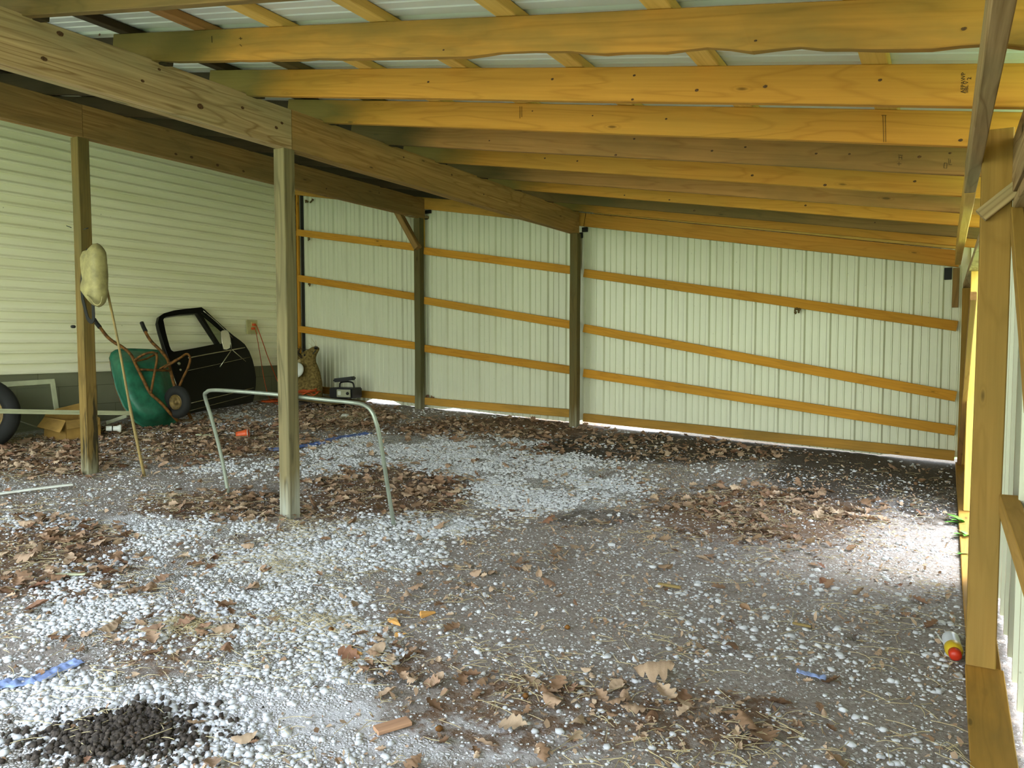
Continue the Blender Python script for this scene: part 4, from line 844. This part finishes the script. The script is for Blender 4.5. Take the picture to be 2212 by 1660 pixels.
# ------------------------------------------------------------------ loose ground cover
def in_view(X, Y): return (X > -7.72) & (X < .10) & (Y < 7.66) & (X > -.05-Y*2.3) 
def dist2(X, Y): return np.sqrt(X*X+Y*Y+1.4)
def gzs(X, Y): return np.array([gz(a, b) for a, b in zip(X, Y)])
# stones
t = (1+5**.5)/2; ico = np.array([(-1, t, 0), (1, t, 0), (-1, -t, 0), (1, -t, 0), (0, -1, t), (0, 1, t), (0, -1, -t), (0, 1, -t), (t, 0, -1), (t, 0, 1), (-t, 0, -1), (-t, 0, 1)])/1.9
icf = np.array([(0, 11, 5), (0, 5, 1), (0, 1, 7), (0, 7, 10), (0, 10, 11), (1, 5, 9), (5, 11, 4), (11, 10, 2), (10, 7, 6), (7, 1, 8), (3, 9, 4), (3, 4, 2), (3, 2, 6), (3, 6, 8), (3, 8, 9), (4, 9, 5), (2, 4, 11), (6, 2, 10), (8, 6, 7), (9, 8, 1)])
def scatter_stones(name, n, ya, yb, r0, r1, dens, label, mat='stone_white', tl=.55):
    m = n*6; Y = RNG.uniform(ya, yb, m); X = RNG.uniform(-7.7, .1, m)
    keep = in_view(X, Y) & (RNG.random(m) < dens(X, Y)); X = X[keep][:n]; Y = Y[keep][:n]; k = len(X)
    r = r0+(r1-r0)*RNG.random(k)**2.4; Z = gzs(X, Y)+r*.10
    sh = ico[None]*(1+RNG.uniform(-.28, .28, (k, 12, 1))); sh = sh*np.stack([r*RNG.uniform(.8, 1.3, k), r*RNG.uniform(.7, 1.1, k), r*RNG.uniform(.45, .75, k)], -1)[:, None, :]
    a = RNG.uniform(0, 6.28, k); ca, sa = np.cos(a)[:, None], np.sin(a)[:, None]
    x = sh[..., 0]*ca-sh[..., 1]*sa; y = sh[..., 0]*sa+sh[..., 1]*ca; V = np.stack([x+X[:, None], y+Y[:, None], sh[..., 2]+Z[:, None]], -1).reshape(-1, 3)
    Fq = (icf[None]+(np.arange(k)*12)[:, None, None]).reshape(-1, 3); tint = np.repeat(RNG.uniform(tl, 1.0, k), 12)
    return tag(mknp(name, V, Fq, mat, tint), label, 'gravel', kind='stuff')
sc = lambda X, Y: np.clip(cover(GRAVEL, X, Y)*1.1-.55*cover(LITTER, X, Y)-.75*cover(SOIL, X, Y)-.55*cover(SAND, X, Y)+.10, .03, 1)
clump = np.vectorize(lambda a, b: max(0.0, min(1.0, .5+1.3*mn.noise(Vector((a*2.3, b*2.3, 5)))+.6*mn.noise(Vector((a*7, b*7, 1))))))
scatter_stones('gravel', 30000, 1.0, 3.2, .004, .017, lambda X, Y: sc(X, Y)*clump(X, Y), 'loose white crushed stone covering the near left of the floor')
scatter_stones('gravel_far', 34000, 3.2, 7.6, .006, .019, lambda X, Y: sc(X, Y)*clump(X, Y), 'finer white gravel over the middle and back of the floor', tl=.5)
scatter_stones('dirt_crumbs', 26000, 1.0, 6.8, .0025, .008, lambda X, Y: np.clip(1-cover(GRAVEL, X, Y), .08, 1)/(1+(Y/4)**2), 'small grey stones and crumbs mixed into the bare dirt', 'stone_white', .3)
c0 = (-2.185, 1.40)
m = 1500; u_ = RNG.normal(0, .17, m); w_ = RNG.normal(0, .06, m); X = c0[0]+u_*.8-w_*.6; Y = c0[1]+u_*.45+w_; r = .0025+.010*RNG.random(m)**2; Z = gzs(X, Y)+r*.6+.012*np.exp(-(u_/.1)**2)
sh = ico[None]*(1+RNG.uniform(-.5, .5, (m, 12, 1)))*r[:, None, None]; V = (sh+np.stack([X, Y, Z], -1)[:, None, :]).reshape(-1, 3)
tag(mknp('soil_clods', V, (icf[None]+(np.arange(m)*12)[:, None, None]).reshape(-1, 3), 'soil_clod'), 'heap of dark soil clods among the white stones at the bottom left', 'soil', kind='stuff')
# straw
def straws(name, n, ya, yb, dens, label, L0=.03, L1=.11, w=.0011):
    m = n*5; Y = RNG.uniform(ya, yb, m); X = RNG.uniform(-7.7, .1, m); keep = in_view(X, Y) & (RNG.random(m) < dens(X, Y)); X = X[keep][:n]; Y = Y[keep][:n]; k = len(X)
    a = RNG.uniform(0, 6.28, k); L = RNG.uniform(L0, L1, k); cv = RNG.uniform(-.35, .35, k); Z = gzs(X, Y)+.012+RNG.random(k)*.012; V = []; 
    for s_ in range(4):
        t = s_/3-.5; px = X+np.cos(a)*L*t-np.sin(a)*L*cv*t*t; py = Y+np.sin(a)*L*t+np.cos(a)*L*cv*t*t; pz = Z-.02*abs(t)*RNG.random(k)
        for sg, dz in ((-1, 0), (1, 0), (0, w*1.6)): V.append(np.stack([px-np.sin(a)*w*sg, py+np.cos(a)*w*sg, pz+dz], -1))
    V = np.stack(V, 1).reshape(-1, 3); f = []
    for s_ in range(3):
        for q in range(3): f.append((s_*3+q, s_*3+(q+1) % 3, s_*3+3+(q+1) % 3, s_*3+3+q))
    Fq = (np.array(f)[None]+(np.arange(k)*12)[:, None, None]).reshape(-1, 4)
    return tag(mknp(name, V, Fq, 'straw'), label, 'straw', kind='stuff')
straws('straw', 11000, 1.0, 7.2, lambda X, Y: np.clip(.25+.2*np.clip(X+3.2, 0, 1)+.6*cover(LITTER, X, Y)-.3*cover(SAND, X, Y), .05, 1)/(1+(Y/3.2)**2)*clump(Y, X), 'dry grass stems and straw strewn over the floor')
ST = [(-2.72, 2.02, 110, .07), (-2.9, 2.75, 150, .16), (-2.3, 2.35, 90, .10), (-3.3, 3.25, 120, .18), (-5.9, 6.6, 260, .25), (-1.0, 5.0, 120, .3)]
V = []; Fc = []
for (a, b, n_, rad) in ST:
    for i in range(n_):
        X = random.gauss(a, rad); Y = random.gauss(b, rad*.7); an = random.uniform(0, 6.28); L1 = random.uniform(.05, .13); z = gz(X, Y); P = [Vector((X+math.cos(an)*L1*t, Y+math.sin(an)*L1*t, z+.006+.03*math.sin(math.pi*t)*random.random())) for t in (0, .5, 1)]
        va, fa = tube_geo(P, .001, 3); k = len(V); V += va; Fc += [tuple(q+k for q in f) for f in fa]
tag(mk('hay_tufts', V, Fc, 'straw'), 'flattened tufts of pale dry grass on the gravel near the nearest post', 'straw', kind='stuff')

# leaves
def leaf_mesh(seed, lobes=True, crumple=.03):
    r = random.Random(seed); n = 17; V = []; Fc = []; curl = r.uniform(.25, .9)*(1 if r.random() < .75 else -1); bend = r.uniform(-.4, .7); fold = r.uniform(-.3, .5)
    for i in range(n):
        t = i/(n-1); env = math.sin(math.pi*t**.8)**.8*.30
        w = env*((.45+.75*abs(math.sin(t*math.pi*3.5+.4))**.8) if lobes else 1)+.006; tw = r.uniform(-.02, .02)
        for k in (-1, -.5, 0, .5, 1):
            x = t-.5; y = k*w+tw; z = curl*w*abs(k)*(.5+.9*t)+bend*(x*x)*.8+fold*y*.5+r.uniform(-crumple, crumple)*.6+.05*mn.noise(Vector((x*5, y*9, seed)))
            V.append((x, y, z))
    for i in range(n-1):
        for k in range(4): o = i*5+k; Fc.append((o, o+1, o+6, o+5))
    V = np.array(V); V[:, 2] -= V[:, 2].min(); return V, np.array(Fc)
LM = [leaf_mesh(s, s % 5 != 0) for s in range(14)]
dens = lambda X, Y: np.clip(cover(LITTER, X, Y)**1.6+.055, 0, 1)*np.clip(clump(X+3, Y)*1.2, .1, 1)*(1-.6*cover(SAND, X, Y))
m = 26000; Y = RNG.uniform(1.05, 7.6, m); X = RNG.uniform(-7.6, .05, m); keep = in_view(X, Y) & (RNG.random(m) < dens(X, Y)); X = X[keep][:7200]; Y = Y[keep][:7200]; k = len(X)
size = .030+.070*RNG.random(k)**1.7; Z = gzs(X, Y)+.004+RNG.random(k)*.012; ang = RNG.uniform(0, 6.28, k); tx = RNG.normal(0, .3, k); ty_ = RNG.normal(0, .3, k); var = RNG.integers(0, 14, k); tn = RNG.random(k)
def inframe(X, Y, Z):
    d = Vector((X, Y, Z))-ORG; z = d.dot(_F); 
    if z < .1: return False
    u = 1106+FPX*d.dot(_R)/z; w = 830-FPX*d.dot(_U)/z; return 5 < u < 2090 and 0 < w < 1655
score = size/dist2(X, Y)*np.array([1.0 if inframe(a, b, c) else 0.0 for a, b, c in zip(X, Y, Z)]); order = np.argsort(-score); big = set(order[:290].tolist())
def leaf_label(X, Y):
    if Y > 5.4: return 'curled dry brown leaf at the back of the shed near the metal wall', 'dead leaves near the back wall'
    if X < -4.6: return 'brown dead leaf in the drift left of the pipe hoop, by the house wall side', 'dead leaves left of the pipe hoop'
    if X < -2.7 and Y > 2.9: return 'brown dead leaf around the nearest post and under the pipe hoop', 'dead leaves around the nearest post'
    if X < -2.4: return 'brown dead leaf on the white gravel at the lower left', 'dead leaves on the lower left gravel'
    if Y > 3.2: return 'tan dead leaf on the dirt in the right half, beyond the animal hole', 'dead leaves on the far right dirt'
    return 'dry tan leaf on the dirt near the bottom of the picture', 'dead leaves near the bottom'
lme = []
for i, (v, f) in enumerate(LM):
    me = bpy.data.meshes.new('leaf_shape'); me.from_pydata(v.tolist(), [], f.tolist()); me.polygons.foreach_set('use_smooth', [True]*len(f)); me.materials.append(M['leaf_single']); lme.append(me)
AV = []; AF = []; AT = []; off = 0
for i in range(k):
    Rm = Matrix.Rotation(ang[i], 4, 'Z') @ Matrix.Rotation(tx[i], 4, 'X') @ Matrix.Rotation(ty_[i], 4, 'Y')
    if i in big:
        o = bpy.data.objects.new('dead_leaf', lme[var[i]]); COL.objects.link(o); o.matrix_world = Matrix.Translation((X[i], Y[i], Z[i])) @ Rm @ Matrix.Scale(size[i], 4)
        lab, gr = leaf_label(X[i], Y[i]); tag(o, lab, 'leaf', gr)
    else:
        v, f = LM[var[i]]; q = (v*size[i]) @ np.array(Rm.to_3x3()).T+np.array([X[i], Y[i], Z[i]]); AV.append(q); AF.append(f+off); off += len(v); AT.append(np.full(len(v), tn[i]))
tag(mknp('leaf_litter', np.concatenate(AV), np.concatenate(AF), 'leaf_litter', np.concatenate(AT), True), 'thick scatter of smaller brown dead leaves over the whole floor', 'leaf litter', kind='stuff')
# torn leaf bits and chips
m = 60000; Y2 = 1.0+6.4*RNG.random(m)**1.5; X2 = RNG.uniform(-7.5, .08, m); kp = in_view(X2, Y2) & (RNG.random(m) < np.clip(.35+.4*np.clip(X2+3, 0, 1)+.5*cover(LITTER, X2, Y2)-.45*cover(SAND, X2, Y2)-.35*cover(GRAVEL, X2, Y2), .06, 1)*np.clip(clump(Y2, X2)+.25, 0, 1)); X2 = X2[kp][:16000]; Y2 = Y2[kp][:16000]; k2 = len(X2)
q4 = np.array([(-.5, -.12, 0), (-.1, -.3, .05), (.5, -.05, 0), (.2, .28, .09), (-.3, .2, .02)])
sz2 = .008+.022*RNG.random(k2)**2; an2 = RNG.uniform(0, 6.28, k2); til = RNG.normal(0, .45, (k2, 2)); q = q4[None]*(1+RNG.uniform(-.35, .35, (k2, 5, 1)))*sz2[:, None, None]
qx = q[..., 0]*np.cos(an2)[:, None]-q[..., 1]*np.sin(an2)[:, None]; qy = q[..., 0]*np.sin(an2)[:, None]+q[..., 1]*np.cos(an2)[:, None]; qz = q[..., 2]+qx*til[:, :1]+qy*til[:, 1:]
qz = qz-qz.min(1, keepdims=True)+gzs(X2, Y2)[:, None]+.003; VV = np.stack([qx+X2[:, None], qy+Y2[:, None], qz], -1).reshape(-1, 3)
tag(mknp('leaf_fragments', VV, (np.array([[0, 1, 2, 3, 4]])[None]+(np.arange(k2)*5)[:, None, None]).reshape(-1, 5), 'leaf_litter', np.repeat(.25+.6*RNG.random(k2), 5)), 'torn bits of dead leaf and wood chips mixed into the dirt', 'leaf litter', kind='stuff')
# a few leaves one can point to
for (px, py, sz, rz, v, sc_, lab) in [(1415, 1468, .15, .5, 2, 1.3, 'largest leaf, glossy brown and folded up, lower right of the centre'), (1650, 1605, .13, -1.1, 7, 1.0, 'lobed tan oak leaf lying flat near the bottom right'), (1108, 1575, .10, .2, 3, 1.0, 'pale tan lobed leaf at the bottom centre'), (60, 1215, .12, .3, 6, 1.1, 'big brown leaf at the left edge of the gravel')]:
    o = bpy.data.objects.new('dead_leaf', lme[v]); COL.objects.link(o); o.location = gp(px, py, .012); o.rotation_euler = (.35*(sc_-.8), -.15, rz); o.scale = (sz, sz*1.25, sz*sc_); tag(o, lab, 'leaf', 'dead leaves on the floor')
for (x, y) in [(886, 864), (895, 866), (872, 862), (925, 857), (931, 860), (937, 861)]:
    o = bpy.data.objects.new('dead_leaf', lme[int(x) % 14]); COL.objects.link(o); p = atY(x, y, 7.66); o.location = p+Vector((0, .0, -.01)); o.rotation_euler = (1.2, x*.7, .4*x); s1 = .06 if x < 900 else .09; o.scale = (s1, s1, s1)
    tag(o, 'dead leaf caught on the bottom board beside the braced back post', 'leaf', 'leaves caught on the bottom board')
# acorns and pale pebbles near the camera
for i, (x, y) in enumerate([(715, 1365), (1135, 1510), (1225, 1362), (948, 1580), (905, 1246)]):
    p = gp(x, y, .010); o = lathe('acorn', [(0, -.012), (.006, -.010), (.010, -.002), (.010, .006), (.004, .013), (0, .014)], 'rust_steel', p, (1, .4*i-.8, .2), 14)
    tag(o, ['brown acorn left of the wood chips', 'reddish acorn in the leaves at the bottom centre', 'small acorn near the middle of the floor', 'pale acorn beside the rotten wood strip', 'acorn on the gravel below the pipe hoop'][i], 'acorn', 'acorns on the floor')
